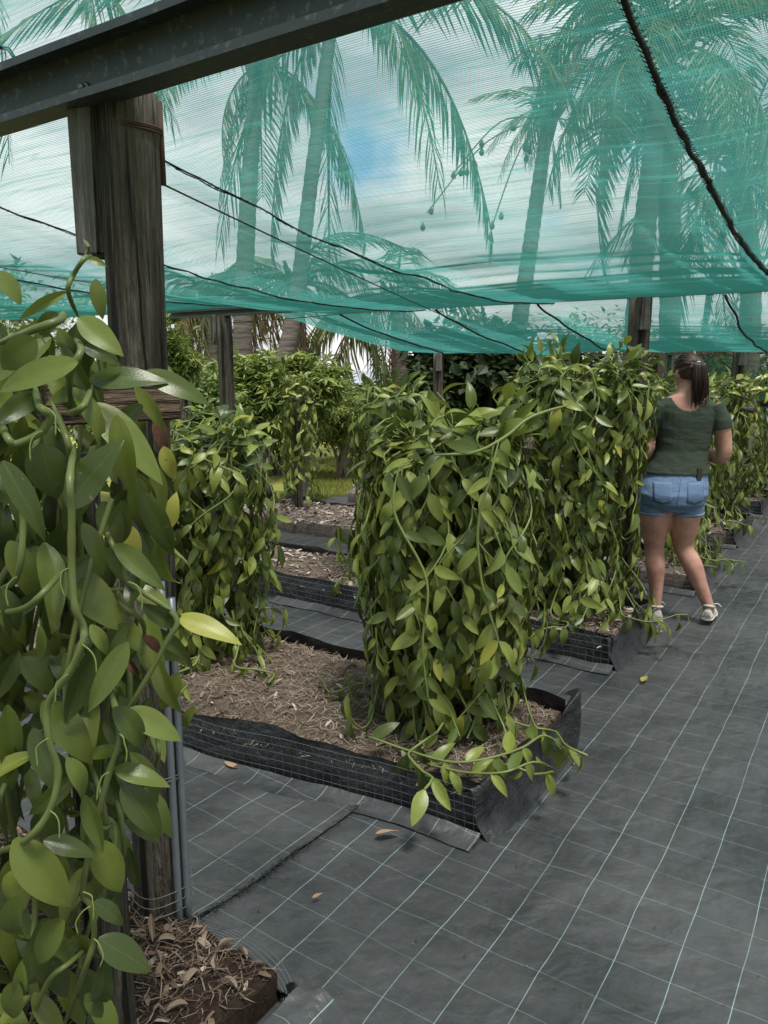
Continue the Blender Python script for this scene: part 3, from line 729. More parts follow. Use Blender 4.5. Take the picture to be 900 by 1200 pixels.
# rusty strap at the head of the post
m = MB(); m.tube([(BT.x + 0.106, BT.y + 0.02, 2.04), (BT.x + 0.107, BT.y + 0.015, 2.225)], 0.008, 8)
for z in (2.15, 2.156, 2.16):
    m.tube([(BT.x + 0.068 * cos(a) + 0.045, BT.y + 0.068 * sin(a), z + .003 * sin(a * 2)) for a in [i * pi / 10 for i in range(21)]], 0.0025, 4, False)
m.build('strap', M['rust'], post_main)

def beam(s, t0, t1, z, label, h=0.132, fl=0.066, bolts=()):
    """cold-formed C section: web and two lipped flanges, open towards the viewer"""
    c = st(s, 0); root = empty('steel_beam', (*st(s, t0).xy, z), label, 'beam', 'steel beams across the post heads')
    th = 0.004
    prof = [(0, 0), (-fl, 0), (-fl, 0.018), (-fl + th, 0.018), (-fl + th, th), (-th, th), (-th, h - th), (-fl + th, h - th), (-fl + th, h - 0.018), (-fl, h - 0.018), (-fl, h), (0, h)]
    n = 24; m = MB(); rings = []
    for i in range(n + 1):
        t = t0 + (t1 - t0) * i / n
        rings.append([st(s + q[0], t, z + q[1] + 0.002 * nz(t * 2)) for q in prof])
    m.loft(rings); o = m.build('section', M['galv'], root, smooth=False)
    for t in bolts:
        bb = MB(); q = st(s - 0.006, t, z + h * .36); bb.tube([q, q - E1 * 0.004, q - E1 * 0.0045], [0.014, 0.014, 0.008], 14)
        bb.tube([q - E1 * 0.004, q - E1 * 0.016], 0.0085, 6); bb.build('bolt', M['bolt'], root)
    return root
beam(-0.03, -4.2, 3.2, Z0 - 0.015, 'steel channel beam bolted to the head of the thick weathered post', bolts=(0.045,))
beam(3.85, -4.6, 4.2, Z1 - 0.01, 'distant steel beam across the posts by the palm trunks', h=0.07, fl=0.05)
beam(7.8, -4.6, 3.6, Z2 - 0.01, 'farthest steel beam along the net\'s outer edge', h=0.06, fl=0.04)

# ------------------------------------------------------------------ shade net
SEAMS = (-3.1, -1.1, 0.38, 1.4, 2.9)
def zb1(t):                                      # over the beam at one end, slung under it along the rest
    q = max(0, min(1, (t - 2.2) / 0.7)); q = q * q * (3 - 2 * q)
    return Z1 - 0.035 + 0.10 * q
def net_z(s, t):
    if s < 0: q = (s + 5) / 5; z = Z0 + 0.155 + 0.05; sag = 0.10
    elif s < 3.85: q = s / 3.85; z = (Z0 + 0.155) * (1 - q) + zb1(t) * q; sag = 0.13 + 0.05 * nz(t * 0.5, 3)
    else: q = (s - 3.85) / 3.95; z = zb1(t) * (1 - q) + (Z2 - 0.03) * q; sag = 0.13 + 0.04 * nz(t * 0.6, 8)
    q = max(0, min(1, q)); e = 4 * q * (1 - q)
    z -= sag * e
    w_ = 0
    for k in SEAMS: w_ = max(w_, exp(-((t - k) / 0.22) ** 2))
    z -= 0.035 * w_ * e                          # the laced seams hang a little lower
    z += e * (0.030 * nz(s * 0.9, t * 0.7, 2) + 0.014 * nz(s * 3.1, t * 0.9, 6) + 0.006 * nz(s * 9, t * 1.4, 1))
    return z + (0.0 if s >= 0 else -0.05 * (1 - max(0, (s + 0.6) / 0.6)) if s > -0.6 else -0.05)
netr = empty('shade_net', (*P0.xy, Z0), 'teal woven shade net slung over the steel beams with laced black seams', 'shade net')
def net_sheet(s0, s1, t0, t1, ns, n_t, name, edge=None, m_=None):
    me_v = []; uv = []
    for j in range(n_t + 1):
        for i in range(ns + 1):
            s = s0 + (s1 - s0) * i / ns; t = t0 + (t1 - t0) * j / n_t
            if edge: t = t0 + (edge(s) - t0) * j / n_t
            me_v.append(tuple(st(s, t, net_z(s, t)) - Vector(netr.location))); uv.append((s, t))
    f = [(j * (ns + 1) + i, j * (ns + 1) + i + 1, (j + 1) * (ns + 1) + i + 1, (j + 1) * (ns + 1) + i) for j in range(n_t) for i in range(ns)]
    me = bpy.data.meshes.new(name); me.from_pydata(me_v, [], f); l = me.uv_layers.new(name='UVMap')
    for k, lp in enumerate(me.loops): l.data[k].uv = uv[lp.vertex_index]
    me.materials.append(M['net']); me.polygons.foreach_set('use_smooth', [True] * len(me.polygons)); me.update()
    o = bpy.data.objects.new(name, me); col.objects.link(o); o.parent = netr; return o
bounds = (-4.8,) + SEAMS + (6.2,)
for a_, b_ in zip(bounds[:-1], bounds[1:]):
    net_sheet(-5, 3.85, a_, b_, 180, max(8, int((b_ - a_) / 0.09)), 'net_panel')
def edge2(s): q = (s - 3.85) / 4.05; return 3.15 + 0.12 * q - 0.25 * 4 * q * (1 - q)
net_sheet(3.85, 7.9, -4.8, 3.1, 90, 70, 'net_panel', edge=edge2)
# weft threads standing proud of the weave: they close the net up when seen along it
m = MB(); HH = 0.00050
s = -2.6
while s < 7.9:
    t0, t1 = -4.8, (6.2 if s < 3.85 else edge2(s)); n = 44 if s < 3.85 else 26
    v = []
    for j in range(n + 1):
        t = t0 + (t1 - t0) * j / n; p = st(s, t, net_z(s, t)); v += [p + Vector((0, 0, HH)), p - Vector((0, 0, HH))]
    m.add(v, [(2 * j, 2 * j + 1, 2 * j + 3, 2 * j + 2) for j in range(n)])
    s += 0.0075
m.build('weft_threads', M['net_thread'], netr)['kind'] = 'stuff'
# laced seams
for k in SEAMS:
    rnd = random.Random(int(k * 100)); big = abs(k + 1.1) < .01
    m = MB(); pts = [st(-2.5 + 6.35 * i / 130, k + 0.010 * nz(i * .5, k), net_z(-2.5 + 6.35 * i / 130, k) - 0.006) for i in range(131)]
    m.tube(pts, 0.0065 if big else 0.0032, 6, False)
    m.tube([p + E2 * 0.016 * nz(i * .9, k + 4) - Vector((0, 0, .004)) for i, p in enumerate(pts)], 0.006 if big else 0.0022, 5, False)
    s = -2.4
    while s < 3.8:                                 # lacing loops
        p = st(s, k, net_z(s, k) - 0.006); q = 0.013 if big else 0.009
        a = rnd.uniform(-1, 1)
        m.tube([p + E2 * q + E1 * 0.006 * a, p - Vector((0, 0, q * .7)), p - E2 * q - E1 * 0.006 * a, p + Vector((0, 0, q * .2))], 0.0016 if big else 0.0012, 3, False)
        s += 0.019 if big else 0.035
    m.build('seam_cord', M['cord'], netr)
for k in (-2.2, -0.7, 0.5, 1.3, 2.2):                # seams of the far bay
    m = MB(); pts = [st(3.85 + 3.95 * i / 50, k + 0.02 * nz(i * .3, k), net_z(3.85 + 3.95 * i / 50, k) - 0.01 - 0.04 * sin(pi * i / 50)) for i in range(51)]
    m.tube(pts[:int(20 + 28 * abs(nz(k * 3.3)))], 0.008, 5, False); m.build('seam_cord', M['cord'], netr)
# straight stay wires under the net
def stay(label, s0, t0, s1, t1, z0, z1, r=0.0025, dip=0.03):
    m = MB(); m.tube([st(s0 + (s1 - s0) * i / 20, t0 + (t1 - t0) * i / 20, z0 + (z1 - z0) * i / 20 - dip * 4 * i / 20 * (1 - i / 20)) for i in range(21)], r, 5)
    o = m.build('stay_wire', M['cord'], None, origin=st(s0, t0, z0)); tag(o, label, 'wire', 'stay wires under the net'); return o
stay('thin black stay wire running under the net from the thick post', 0.0, 0.07, 7.8, 2.2, 2.12, 1.84, 0.0028)
stay('thin black stay wire under the net beyond the far side of the big post', 0.1, 2.4, 3.85, 2.6, 2.20, 2.08)
w_ = stay('knotted stay wire slanting below the net above the palm fronds', 3.85, 3.45, 3.9, 0.8, 2.02, 2.13, 0.003, 0.02)

# dark green screen closing off the far end
scr = empty('shade_screen', (*st(9.2, 0).xy, 0), 'dark green mesh screen hung along the far end', 'screen')
me_v = []; uv = []
for j in range(9):
    for i in range(61):
        t = 0.9 - 7.5 * i / 60; z = 1.80 * j / 8 + 0.02; p = st(9.2 + 0.05 * nz(t * 2, z), t, z)
        me_v.append(tuple(p - Vector(scr.location))); uv.append((z, t))
f = [(j * 61 + i, j * 61 + i + 1, (j + 1) * 61 + i + 1, (j + 1) * 61 + i) for j in range(8) for i in range(60)]
me = bpy.data.meshes.new('mesh'); me.from_pydata(me_v, [], f); l = me.uv_layers.new(name='UVMap')
for k, lp in enumerate(me.loops): l.data[k].uv = uv[lp.vertex_index]
me.materials.append(M['screen']); o = bpy.data.objects.new('mesh_sheet', me); col.objects.link(o); o.parent = scr
m = MB(); m.box(st(9.2, -2.85, 1.82), E2 * 3.75, E1 * 0.02, Vector((0, 0, 0.022))); m.build('top_rail', M['post'], scr, smooth=False)
for t in (0.85, -1.8, -4.2):
    m = MB(); m.tube([st(9.24, t, -0.05), st(9.24, t, 1.84)], 0.03, 10); m.build('screen_post', M['post'], scr)

# ------------------------------------------------------------------ vines on their trellises
trellis('log crossbar trellis under the vine nearest the bed\'s black fabric end, pale log end showing', 1, 0.42, 0.50, 0.16, 1.40, 0.36, True, tilt=-0.02, seed=1)
vine('dense bright vanilla vine spilling to the mulch at the end of the brown fibre bed', 1, 0.38, 0.15, 1.43, 0.32, 0.34, 72, 11, leaf=(0.095, 0.15), sprawl=7, shoots=5, n_stem=18)
def runner(root, pts, r, leaves, seed, leaf=(.09, .13)):      # a stem that can be followed by eye, with its leaves
    rnd = random.Random(seed); P_ = smooth_pts(pts, 6); m = MB(); m.tube(P_, [r * min(1, .3 + .2 * i, .3 + .2 * (len(P_) - 1 - i)) for i in range(len(P_))], 7); m.build('stem', M['stem'], root)
    for j in range(leaves):
        i = int((j + .6) / leaves * (len(P_) - 1)); p = P_[i]; d = (P_[min(i + 1, len(P_) - 1)] - P_[max(i - 1, 0)]).normalized(); to = (CAMP - p).normalized()
        sd_ = d.cross(to) * (1 if j % 2 else -1)
        put_leaf(LEAF[rnd.randrange(8)][0], frame(p, d * rnd.uniform(.2, .9) + sd_ * rnd.uniform(.5, .9) + Vector((0, 0, -rnd.uniform(.1, .5))), to + Vector((0, 0, rnd.uniform(.2, .9))), rnd.uniform(*leaf), rnd.uniform(.9, 1.1)), root)
vC = [o for o in bpy.data.objects if o.name.startswith('vanilla_vine')][0]
runner(vC, [ground(430, 862, .24), ground(480, 880, .22), ground(530, 893, .23), ground(575, 888, .25), ground(612, 876, .26), ground(636, 862, .27), ground(655, 872, .20), ground(668, 890, .10)], .0045, 13, 1)
runner(vC, [ground(500, 895, .20), ground(545, 905, .21), ground(590, 905, .25), ground(625, 893, .25), ground(648, 900, .18)], .004, 8, 2)
runner(vC, [at(668, 474, 2.72), at(622, 489, 2.66), at(592, 512, 2.62), at(556, 530, 2.60), at(508, 533, 2.62)], .006, 5, 3)
runner(vC, [at(585, 515, 2.60), at(574, 560, 2.56), at(560, 620, 2.55), at(566, 690, 2.55), at(590, 770, 2.58)], .0052, 6, 4)
runner(vC, [at(470, 540, 2.70), at(462, 600, 2.66), at(500, 680, 2.60), at(495, 760, 2.58), at(505, 840, 2.60)], .005, 7, 5)
trellis('weathered trellis whose rough crossbar sticks out of the low round vine', 1, 1.85, 0.55, 0.16, 1.24, 0.42, False, posts=(0.05, 0.30), seed=2)
vine('low rounded vanilla vine behind the big timber post on the brown fibre bed', 1, 1.84, 0.15, 1.36, 0.42, 0.31, 62, 12, leaf=(0.085, 0.135), sprawl=4, shoots=3)
trellis('trellis hidden in the tall vine hedge beside the woman', 2, 0.5, 0.45, 0.16, 1.58, 0.45, False, seed=3)
vine('tall dense vanilla vine hedge that the woman stands beside', 2, 0.50, 0.15, 1.66, 0.40, 0.33, 64, 13, leaf=(0.095, 0.155), sprawl=5, shoots=5)
trellis('trellis under the dark vine behind the log-ended trellis', 2, 1.80, 0.45, 0.16, 1.44, 0.22, False, seed=4)
vine('dark drooping vanilla vine showing past the log end of the bright vine', 2, 1.78, 0.15, 1.50, 0.24, 0.26, 34, 14, single=150, n_stem=8, leaf=(0.09, 0.14))
trellis('trellis on the planting bed behind the woman', 3, 0.5, 0.45, 0.16, 1.48, 0.45, False, seed=5)
vine('vanilla vine showing between the woman and the tall hedge, trailing behind her legs', 3, 0.42, 0.15, 1.54, 0.42, 0.34, 36, 15, single=170, n_stem=6, sprawl=8)
trellis('bare-legged trellis before the lawn with a sparse yellowing vine', 3, 4.08, 0.45, 0.16, 1.50, 0.22, False, seed=6)
vine('sparse yellow-green vanilla vine hanging from a bare trellis before the lawn', 3, 4.06, 0.3, 1.55, 0.22, 0.16, 20, 16, single=130, sparse=True, n_stem=8, sprawl=1, shoots=1)
trellis('trellis inside the vine hedge right beyond the woman', 4, 0.5, 0.45, 0.16, 1.46, 0.5, False, seed=7)
vine('wide leafy vanilla vine hedge right beyond the woman\'s bent elbow', 4, 0.52, 0.15, 1.52, 0.50, 0.34, 46, 17, single=230, n_stem=8, leaf=(0.10, 0.16), sprawl=6)
trellis('trellis in the farthest vine hedge before the green screen', 5, 0.4, 0.45, 0.16, 1.44, 0.5, False, seed=8)
vine('farthest vanilla vine hedge, partly hidden, before the dark green screen', 5, 0.45, 0.15, 1.50, 0.55, 0.34, 36, 18, single=120, n_stem=4, leaf=(0.10, 0.16))

# ------------------------------------------------------------------ the big near vine
rnd = random.Random(77)
FC = bed_pt(0, 0.20, 0.40)
fgt = empty('trellis', (FC.x, FC.y, 0.03), 'timber trellis in the big near vine, brown sawn bar end poking out', 'trellis', 'timber trellises in the beds')
m = MB(); pc = at(135, 600, 1.42); m.tube([(pc.x - 0.10, pc.y + .06, 0.02 + 1.42 * i / 8) for i in range(9)], [0.048 + .002 * nz(i) for i in range(9)], 14); m.build('post', M['post'], fgt)
bar_end = at(204, 468, 1.46); bd = Vector((0.62, 0.50, 0.01)).normalized(); bx = Vector((bd.y, -bd.x, 0))
bc = bar_end - bd * 0.12
m = MB(); m.box(bc, bd * 0.12, bx * 0.032, Vector((0, 0, 0.036))); o = m.build('crossbar', M['plank_brown'], fgt, smooth=False); o.modifiers.new('bevel', 'BEVEL').width = 0.004
fg = empty('vanilla_vine', (FC.x, FC.y, 0.1), 'big-leaved glossy vanilla vine in front of the thick timber post', 'vine', 'vanilla vines trained over the bed trellises')
def fgleaf(bx_, by_, tx, ty, wpx, Y, kind=0, dY=0.0, sh=None, up=0.35):
    p, q = at(bx_, by_, Y), at(tx, ty, Y + dY); d = q - p; ln = d.length
    to = (CAMP - p).normalized()
    nr = to + Vector((rnd.uniform(-.35, .35), 0, up + rnd.uniform(-.2, .3)))
    k = sh if sh is not None else rnd.randrange(len(SHAPES))
    wr = wpx / max(1, sqrt((tx - bx_) ** 2 + (ty - by_) ** 2)) / SHAPES[k % len(SHAPES)][3] * 0.98
    src = (LEAF_FG, LEAF_PALE, LEAF_YEL, LEAF_DRY)[kind]
    k = k % len(src)
    o = put_leaf(src[k][0], frame(p, d, nr, ln * 1.06, wr), fg, 'dry_leaf' if kind == 3 else 'leaf')
    if kind == 3: o['label'] = 'dead brown leaf'
    return o
for a in [(79, 342, 14, 371, 13, 1.20, 1, -.03, 3), (112, 327, 119, 372, 20, 1.22, 1, 0, 2), (92, 372, 139, 411, 29, 1.18, 1, -.02, 2), (104, 304, 124, 308, 10, 1.2, 1, 0, 1), (0, 318, 23, 354, 24, 1.1, 1, 0, 2),
          (91, 424, -4, 451, 36, 1.08, 0, -.02, 2), (104, 446, 190, 440, 34, 1.26, 0, 0.0, 2), (168, 436, 243, 468, 30, 1.28, 0, 0, 2), (107, 472, 188, 556, 42, 1.22, 0, -.03, 2), (58, 440, 114, 490, 36, 1.26, 0, 0, 0), (97, 405, 140, 421, 24, 1.24, 0, 0, 5), (42, 397, 0, 432, 36, 1.08, 0, 0, 2), (68, 367, 41, 392, 22, 1.16, 0, 0, 0),
          (79, 595, 133, 518, 46, 1.10, 0, 0.0, 2), (3, 540, 54, 628, 30, 1.03, 0, -.02, 0), (48, 520, 64, 584, 50, 1.15, 0, 0, 2), (182, 545, 191, 614, 22, 1.33, 0, 0, 2), (195, 620, 206, 580, 20, 1.38, 2, 0, 2), (192, 523, 202, 564, 20, 1.40, 2, 0, 0), (140, 613, 162, 656, 30, 1.30, 2, 0, 2), (76, 667, 144, 736, 46, 1.18, 0, 0, 2), (208, 722, 278, 748, 26, 1.22, 2, -.03, 2), (106, 732, 131, 772, 18, 1.1, 1, 0, 3),
          (97, 613, 127, 672, 24, 1.14, 0, 0, 0), (122, 718, 173, 762, 32, 1.24, 0, 0, 2), (165, 622, 186, 690, 24, 1.34, 0, 0, 0), (120, 588, 141, 640, 32, 1.22, 0, 0, 2), (160, 558, 166, 622, 26, 1.30, 0, 0, 2), (50, 822, 111, 892, 42, 1.14, 0, 0, 2), (133, 829, 177, 878, 30, 1.14, 0, 0, 5), (150, 831, 211, 866, 31, 1.17, 1, 0, 2), (133, 900, 197, 917, 26, 1.16, 0, 0, 2), (143, 918, 191, 981, 34, 1.16, 0, 0, 2),
          (78, 888, 112, 942, 24, 1.09, 1, 0, 3), (229, 828, 208, 862, 13, 1.36, 0, 0, 1), (209, 788, 186, 840, 22, 1.32, 0, 0, 0), (27, 770, 63, 813, 27, 1.18, 0, 0, 2), (8, 826, 17, 927, 27, 1.14, 0, 0, 0), (30, 848, 30, 914, 25, 1.16, 0, 0, 2), (75, 765, 106, 836, 24, 1.16, 0, 0, 1), (133, 785, 102, 823, 27, 1.14, 0, 0, 2), (47, 733, 50, 782, 11, 1.05, 0, 0, 1),
          (17, 983, 81, 1067, 46, 1.06, 1, 0, 2), (51, 985, 111, 1000, 25, 1.10, 0, 0, 0), (112, 985, 144, 1048, 35, 1.16, 0, 0, 2), (110, 1056, 148, 1083, 21, 1.12, 0, 0, 0), (115, 1100, 177, 1136, 36, 1.10, 0, 0, 2), (75, 1078, 34, 1132, 31, 1.08, 0, 0, 2), (20, 1050, 11, 1122, 29, 1.03, 0, 0, 5), (33, 1023, 0, 1072, 42, 1.08, 0, 0, 0), (150, 993, 165, 1056, 15, 1.24, 0, 0, 1), (122, 1125, 117, 1205, 22, 1.1, 0, 0, 1), (25, 1126, 22, 1192, 15, 1.02, 0, 0, 1),
          (183, 490, 192, 530, 20, 1.40, 3, 0, 2), (148, 650, 178, 668, 14, 1.24, 3, 0, 1), (170, 745, 190, 768, 14, 1.2, 3, 0, 0), (146, 772, 168, 792, 11, 1.18, 3, 0, 1), (20, 1150, 8, 1200, 26, 1.02, 0, 0, 2), (60, 1120, 76, 1175, 24, 1.16, 0, 0, 2), (66, 1000, 78, 1050, 20, 1.18, 0, 0, 0), (2, 690, 26, 740, 24, 1.10, 0, 0, 0), (100, 1165, 124, 1195, 18, 1.12, 0, 0, 0)]:
    fgleaf(*a)
FG_STEMS = [([(-8, 1000), (30, 985), (58, 950), (68, 905), (57, 865), (56, 825), (80, 790), (96, 755), (98, 735), (88, 712), (84, 665), (84, 600), (82, 560), (88, 520)], 1.06, .0062),
    ([(72, 1210), (98, 1140), (110, 1100), (106, 1062), (97, 1045), (108, 985), (128, 905), (140, 860), (128, 800)], 1.15, .0058), ([(33, 1205), (57, 1150), (82, 1128), (106, 1108)], 1.10, .0052),
    ([(92, 372), (80, 342), (86, 322), (99, 303), (108, 300)], 1.19, .0042), ([(99, 300), (104, 290), (98, 281)], 1.2, .003), ([(-6, 404), (38, 387), (70, 375), (74, 366)], 1.10, .0064), ([(41, 452), (46, 475), (58, 488), (50, 505), (20, 520), (8, 512), (4, 498)], 1.08, .0062),
    ([(112, 590), (130, 635), (145, 662), (150, 682), (205, 722), (194, 755), (152, 830), (140, 850)], 1.20, .0055), ([(-6, 719), (30, 712), (55, 690), (75, 668)], 1.04, .0052), ([(108, 452), (96, 478), (76, 486)], 1.12, .0058), ([(138, 682), (140, 705), (165, 726), (170, 745)], 1.2, .005), ([(-4, 692), (20, 676), (27, 610), (18, 560), (0, 548)], 1.10, .0055),
    ([(60, 690), (68, 730), (64, 742), (90, 748)], 1.14, .0045), ([(74, 560), (40, 540), (50, 500)], 1.16, .005), ([(84, 480), (82, 440), (95, 410), (86, 396)], 1.16, .006), ([(70, 1090), (90, 1060), (100, 1030)], 1.16, .005), ([(10, 990), (0, 940), (16, 900)], 1.15, .005), ([(100, 880), (124, 960), (118, 1050)], 1.2, .0055), ([(134, 930), (142, 960), (145, 1000), (140, 1040)], 1.22, .005), ([(180, 840), (186, 880), (182, 900)], 1.25, .0045), ([(150, 690), (120, 690), (90, 668)], 1.2, .005), ([(60, 470), (80, 520), (84, 560)], 1.14, .006)]
for px, Y, r in FG_STEMS:
    pts = smooth_pts([at(x, y, Y + 0.02 * nz(i * 1.7, Y * 9) + (0.10 if i in (0, len(px) - 1) else 0)) for i, (x, y) in enumerate(px)], 6)
    m = MB(); m.tube(pts, [r * 0.88 * (1 + 0.12 * nz(i * .35, Y) + 0.16 * max(0, cos(i * 2 * pi / 9)) ** 8) * min(1, .22 + .26 * i, .22 + .26 * (len(pts) - 1 - i)) for i in range(len(pts))], 9); m.build('stem', M['stem_fg'], fg)
for i, (x, y) in enumerate([(58, 950), (57, 865), (96, 755), (84, 665), (46, 475), (50, 505), (150, 682), (106, 1062), (110, 1100), (20, 676), (140, 860), (128, 905), (97, 1045), (80, 790)]):
    Y = 1.03 + .01 * (i % 4); p = at(x, y, Y); q = [p]
    for j in range(4): q.append(q[-1] + Vector(((-1) ** i * (.010 - .004 * j) + rnd.uniform(-.004, .004), -.003, -.004 - .004 * j)))
    m = MB(); m.tube(smooth_pts(q, 3), .0012, 5); m.build('aerial_root', M['stem'], fg)
# the mass behind those leaves
def fg_edge(y):      # right-hand outline of the vine in the photo
    pts = [(360, 130), (400, 150), (470, 185), (560, 205), (640, 205), (760, 200), (850, 200), (930, 180), (1000, 160), (1080, 140), (1200, 125), (1300, 115)]
    for (a, b_), (c_, d_) in zip(pts[:-1], pts[1:]):
        if a <= y <= c_: return b_ + (d_ - b_) * (y - a) / (c_ - a)
    return pts[0][1] if y < 360 else pts[-1][1]
items = []
N_BACK = 1300
for i in range(N_BACK):
    y = rnd.uniform(372, 1330); x = rnd.uniform(-330, fg_edge(y) - 18); Y = 1.22 + 0.42 * rnd.random() ** 0.8 if i > 240 else rnd.uniform(1.12, 1.30)
    if y > 1020 and x > 60 and Y > 1.3: continue
    p = at(x, y, Y)
    if p.z < 0.16: continue
    d = Vector((rnd.uniform(-.7, .7), rnd.uniform(-.45, .25), -rnd.uniform(0.1, 1.2)))
    nr = (CAMP - p).normalized() + Vector((rnd.uniform(-.7, .7), rnd.uniform(-.2, .2), rnd.uniform(-0.1, .9)))
    items.append((rnd.randrange(8), frame(p, d, nr, rnd.uniform(0.085, 0.145), rnd.uniform(.72, .95)), Y + abs(x - 80) * .0008))
items.sort(key=lambda q: q[2])
for k, mx_, _ in items[:215]: put_leaf(LEAF_FG[k][0], mx_, fg)
mass_leaves('leaf_mass', [(a, b_) for a, b_, _ in items[215:]], LEAF, M['leaf_fg_i'], fg)
m = MB()
for i in range(22):
    x = rnd.uniform(-250, 150); y0 = rnd.uniform(400, 600); Y = rnd.uniform(1.15, 1.5); pts = []
    for j in range(9):
        yy = y0 + j * rnd.uniform(55, 85); pts.append(at(min(x + 30 * sin(j * .9 + i), fg_edge(yy) - 25), yy, Y + 0.03 * sin(j + i)))
    pts = [p for p in pts if p.z > 0.12]
    if len(pts) > 2: m.tube(smooth_pts(pts, 3), rnd.uniform(.004, .006), 6, False)
m.build('stem_mass', M['stem_fg'], fg)['kind'] = 'stuff'

# ------------------------------------------------------------------ palms outside the net
def frond_mesh(name, m_leaf, rise, droop, hang, npair=46, w=0.016, ll=0.30, seed=0, sway=0.0):
    rnd = random.Random(seed); b = MB(); pts = []
    for i in range(15):
        t = i / 14; pts.append(Vector((sway * t * t, t * (1 - 0.22 * droop * t), rise * t - droop * t * t)))
    b.tube(pts, [0.011 * (1 - 0.8 * i / 14) for i in range(15)], 4, False)
    for i in range(npair):
        t = 0.12 + 0.87 * i / npair; k = min(13, int(t * 14)); f = t * 14 - k
        p = pts[k].lerp(pts[k + 1], f); d = (pts[k + 1] - pts[k]).normalized()
        for sd_ in (-1, 1):
            if rnd.random() < 0.07: continue
            l = ll * (sin(pi * (0.12 + 0.80 * t)) ** 0.6) * rnd.uniform(0.8, 1.1)
            x = Vector((sd_, 0, 0)); dr = (x * (1 - hang * 0.5) + d * rnd.uniform(0.45, 0.8) + Vector((0, 0, -hang * rnd.uniform(0.2, 0.9)))).normalized()
            mid = p + dr * l * .5; e = mid + (dr + Vector((0, 0, -hang * rnd.uniform(0.6, 1.3)))).normalized() * l * .5
            q = (d * 0.8 + Vector((0, 0, 0.6)) * rnd.uniform(-1, 1)).normalized() * w * .5
            b.add([p - q * .4, p + q * .4, mid + q, mid - q, e], [(0, 1, 2, 3), (3, 2, 4)])
    return b.mesh(name, m_leaf, False)
FR = [frond_mesh('frond', M['frond'], 0.55, 0.75, 0.7, seed=1), frond_mesh('frond', M['frond'], 0.35, 0.95, 1.0, seed=2, sway=.1), frond_mesh('frond', M['frond'], 0.75, 0.70, 0.5, seed=3, sway=-.1), frond_mesh('frond', M['frond'], 0.05, 0.95, 1.3, seed=4)]
FR_DRY = [frond_mesh('frond', M['frond_dry'], 0.2, 0.8, 1.2, seed=5), frond_mesh('frond', M['frond_dry'], 0.1, 1.0, 1.5, seed=6, sway=.15)]
FR_DEAD = [frond_mesh('frond', M['frond_dead'], -0.6, 0.7, 1.4, seed=7, w=.03), frond_mesh('frond', M['frond_dead'], -0.9, 0.4, 1.6, seed=8, w=.03)]
def palm(label, trunk, r, Lf, n, seed, specs=(), dry=0, dead=0, el=(-0.5, 1.1), az=None):
    rnd = random.Random(seed); trunk = smooth_pts(trunk, 5); top = trunk[-1]; b0 = trunk[0]
    root = empty('palm_tree', b0, label, 'palm tree', 'palms beyond the shade net')
    m = MB(); K = len(trunk)
    pts = []; rr = []
    for i in range((K - 1) * 4 + 1):                       # ringed bark
        k = min(K - 2, i // 4); f = i / 4 - k; pts.append(trunk[k].lerp(trunk[k + 1], f)); q = i / ((K - 1) * 4)
        rr.append(r * (1.15 - 0.45 * q) * (1.05 if i % 2 else 0.96))
    m.tube(pts, rr, 12); m.build('trunk', M['bark'], root)
    m = MB()
    for i in range(18):                                   # fibrous sheath under the crown
        th = rnd.uniform(0, 6.28); d = Vector((cos(th), sin(th), rnd.uniform(0.2, 1.2)))
        m.tube([top + Vector((0, 0, -.35)), top + d * 0.14 + Vector((0, 0, -.1)), top + d * 0.34], [r * .7, r * .35, r * .12], 5, False)
    m.build('crown_shaft', M['frond_dead'], root)
    def put(me, th, elv, ln):
        o = bpy.data.objects.new('frond', me); col.objects.link(o); o.parent = root
        R = Matrix.Rotation(th, 3, 'Z') @ Matrix.Rotation(elv, 3, 'X'); mm = (R * ln).to_4x4(); mm.translation = top - Vector(root.location); o.matrix_local = mm
    for i in range(n):
        th = (i * 2.39996 + rnd.uniform(-.2, .2)) if az is None else rnd.uniform(*az); q = i / max(1, n - 1)
        put(FR[rnd.randrange(4)], th, el[0] + (el[1] - el[0]) * q + rnd.uniform(-.12, .12), Lf * rnd.uniform(.85, 1.1))
    for i in range(dry): put(FR_DRY[i % 2], rnd.uniform(0, 6.28), -0.45 + rnd.uniform(-.2, .2), Lf * rnd.uniform(.7, .95))
    for i in range(dead): put(FR_DEAD[i % 2], i * 2.4 + seed, rnd.uniform(-.5, -.1), Lf * rnd.uniform(.45, .7))
    for me, th, elv, ln in specs: put(me, th, elv, ln)
    return root, top
def gz(x, y):
    z = -0.05
    if y > 24: z -= ((y - 24) / 14) ** 2 * 2.2
    return z
def gp(px, Y): q = at(px, 434, Y); return Vector((q.x, Y, gz(q.x, Y)))
palm('straight-trunked palm behind the timber post, crown seen through the net', [gp(282, 11.6), at(284, 420, 11.6), at(290, 250, 11.6), at(302, 75, 11.6)], 0.145, 2.2, 10, 1, dry=1, dead=1)
palm('leaning palm whose grey trunk crosses the gap below the net', [gp(296, 10.6), at(318, 480, 10.6), at(345, 365, 10.6), at(366, 200, 10.6), at(392, 0, 10.6)], 0.115, 3.1, 10, 2, dead=1, specs=((FR[0], -1.45, 0.45, 3.9), (FR[1], -1.7, 0.2, 3.4), (FR[3], -2.6, 0.0, 3.0)))
_, ptop = palm('slim palm with fruit stalks seen through the net beside the thick laced seam', [gp(596, 15.5), at(606, 400, 15.5), at(624, 270, 15.5), at(642, 140, 15.5)], 0.17, 1.45, 11, 3, el=(-0.1, 1.35), dead=2)
palm('bushy palm seen through the net behind the thick laced seam', [gp(742, 10.4), at(750, 330, 10.4), at(765, 180, 10.4), at(775, 70, 10.4)], 0.15, 2.5, 24, 4, dry=2, dead=2, el=(-0.8, 1.1))
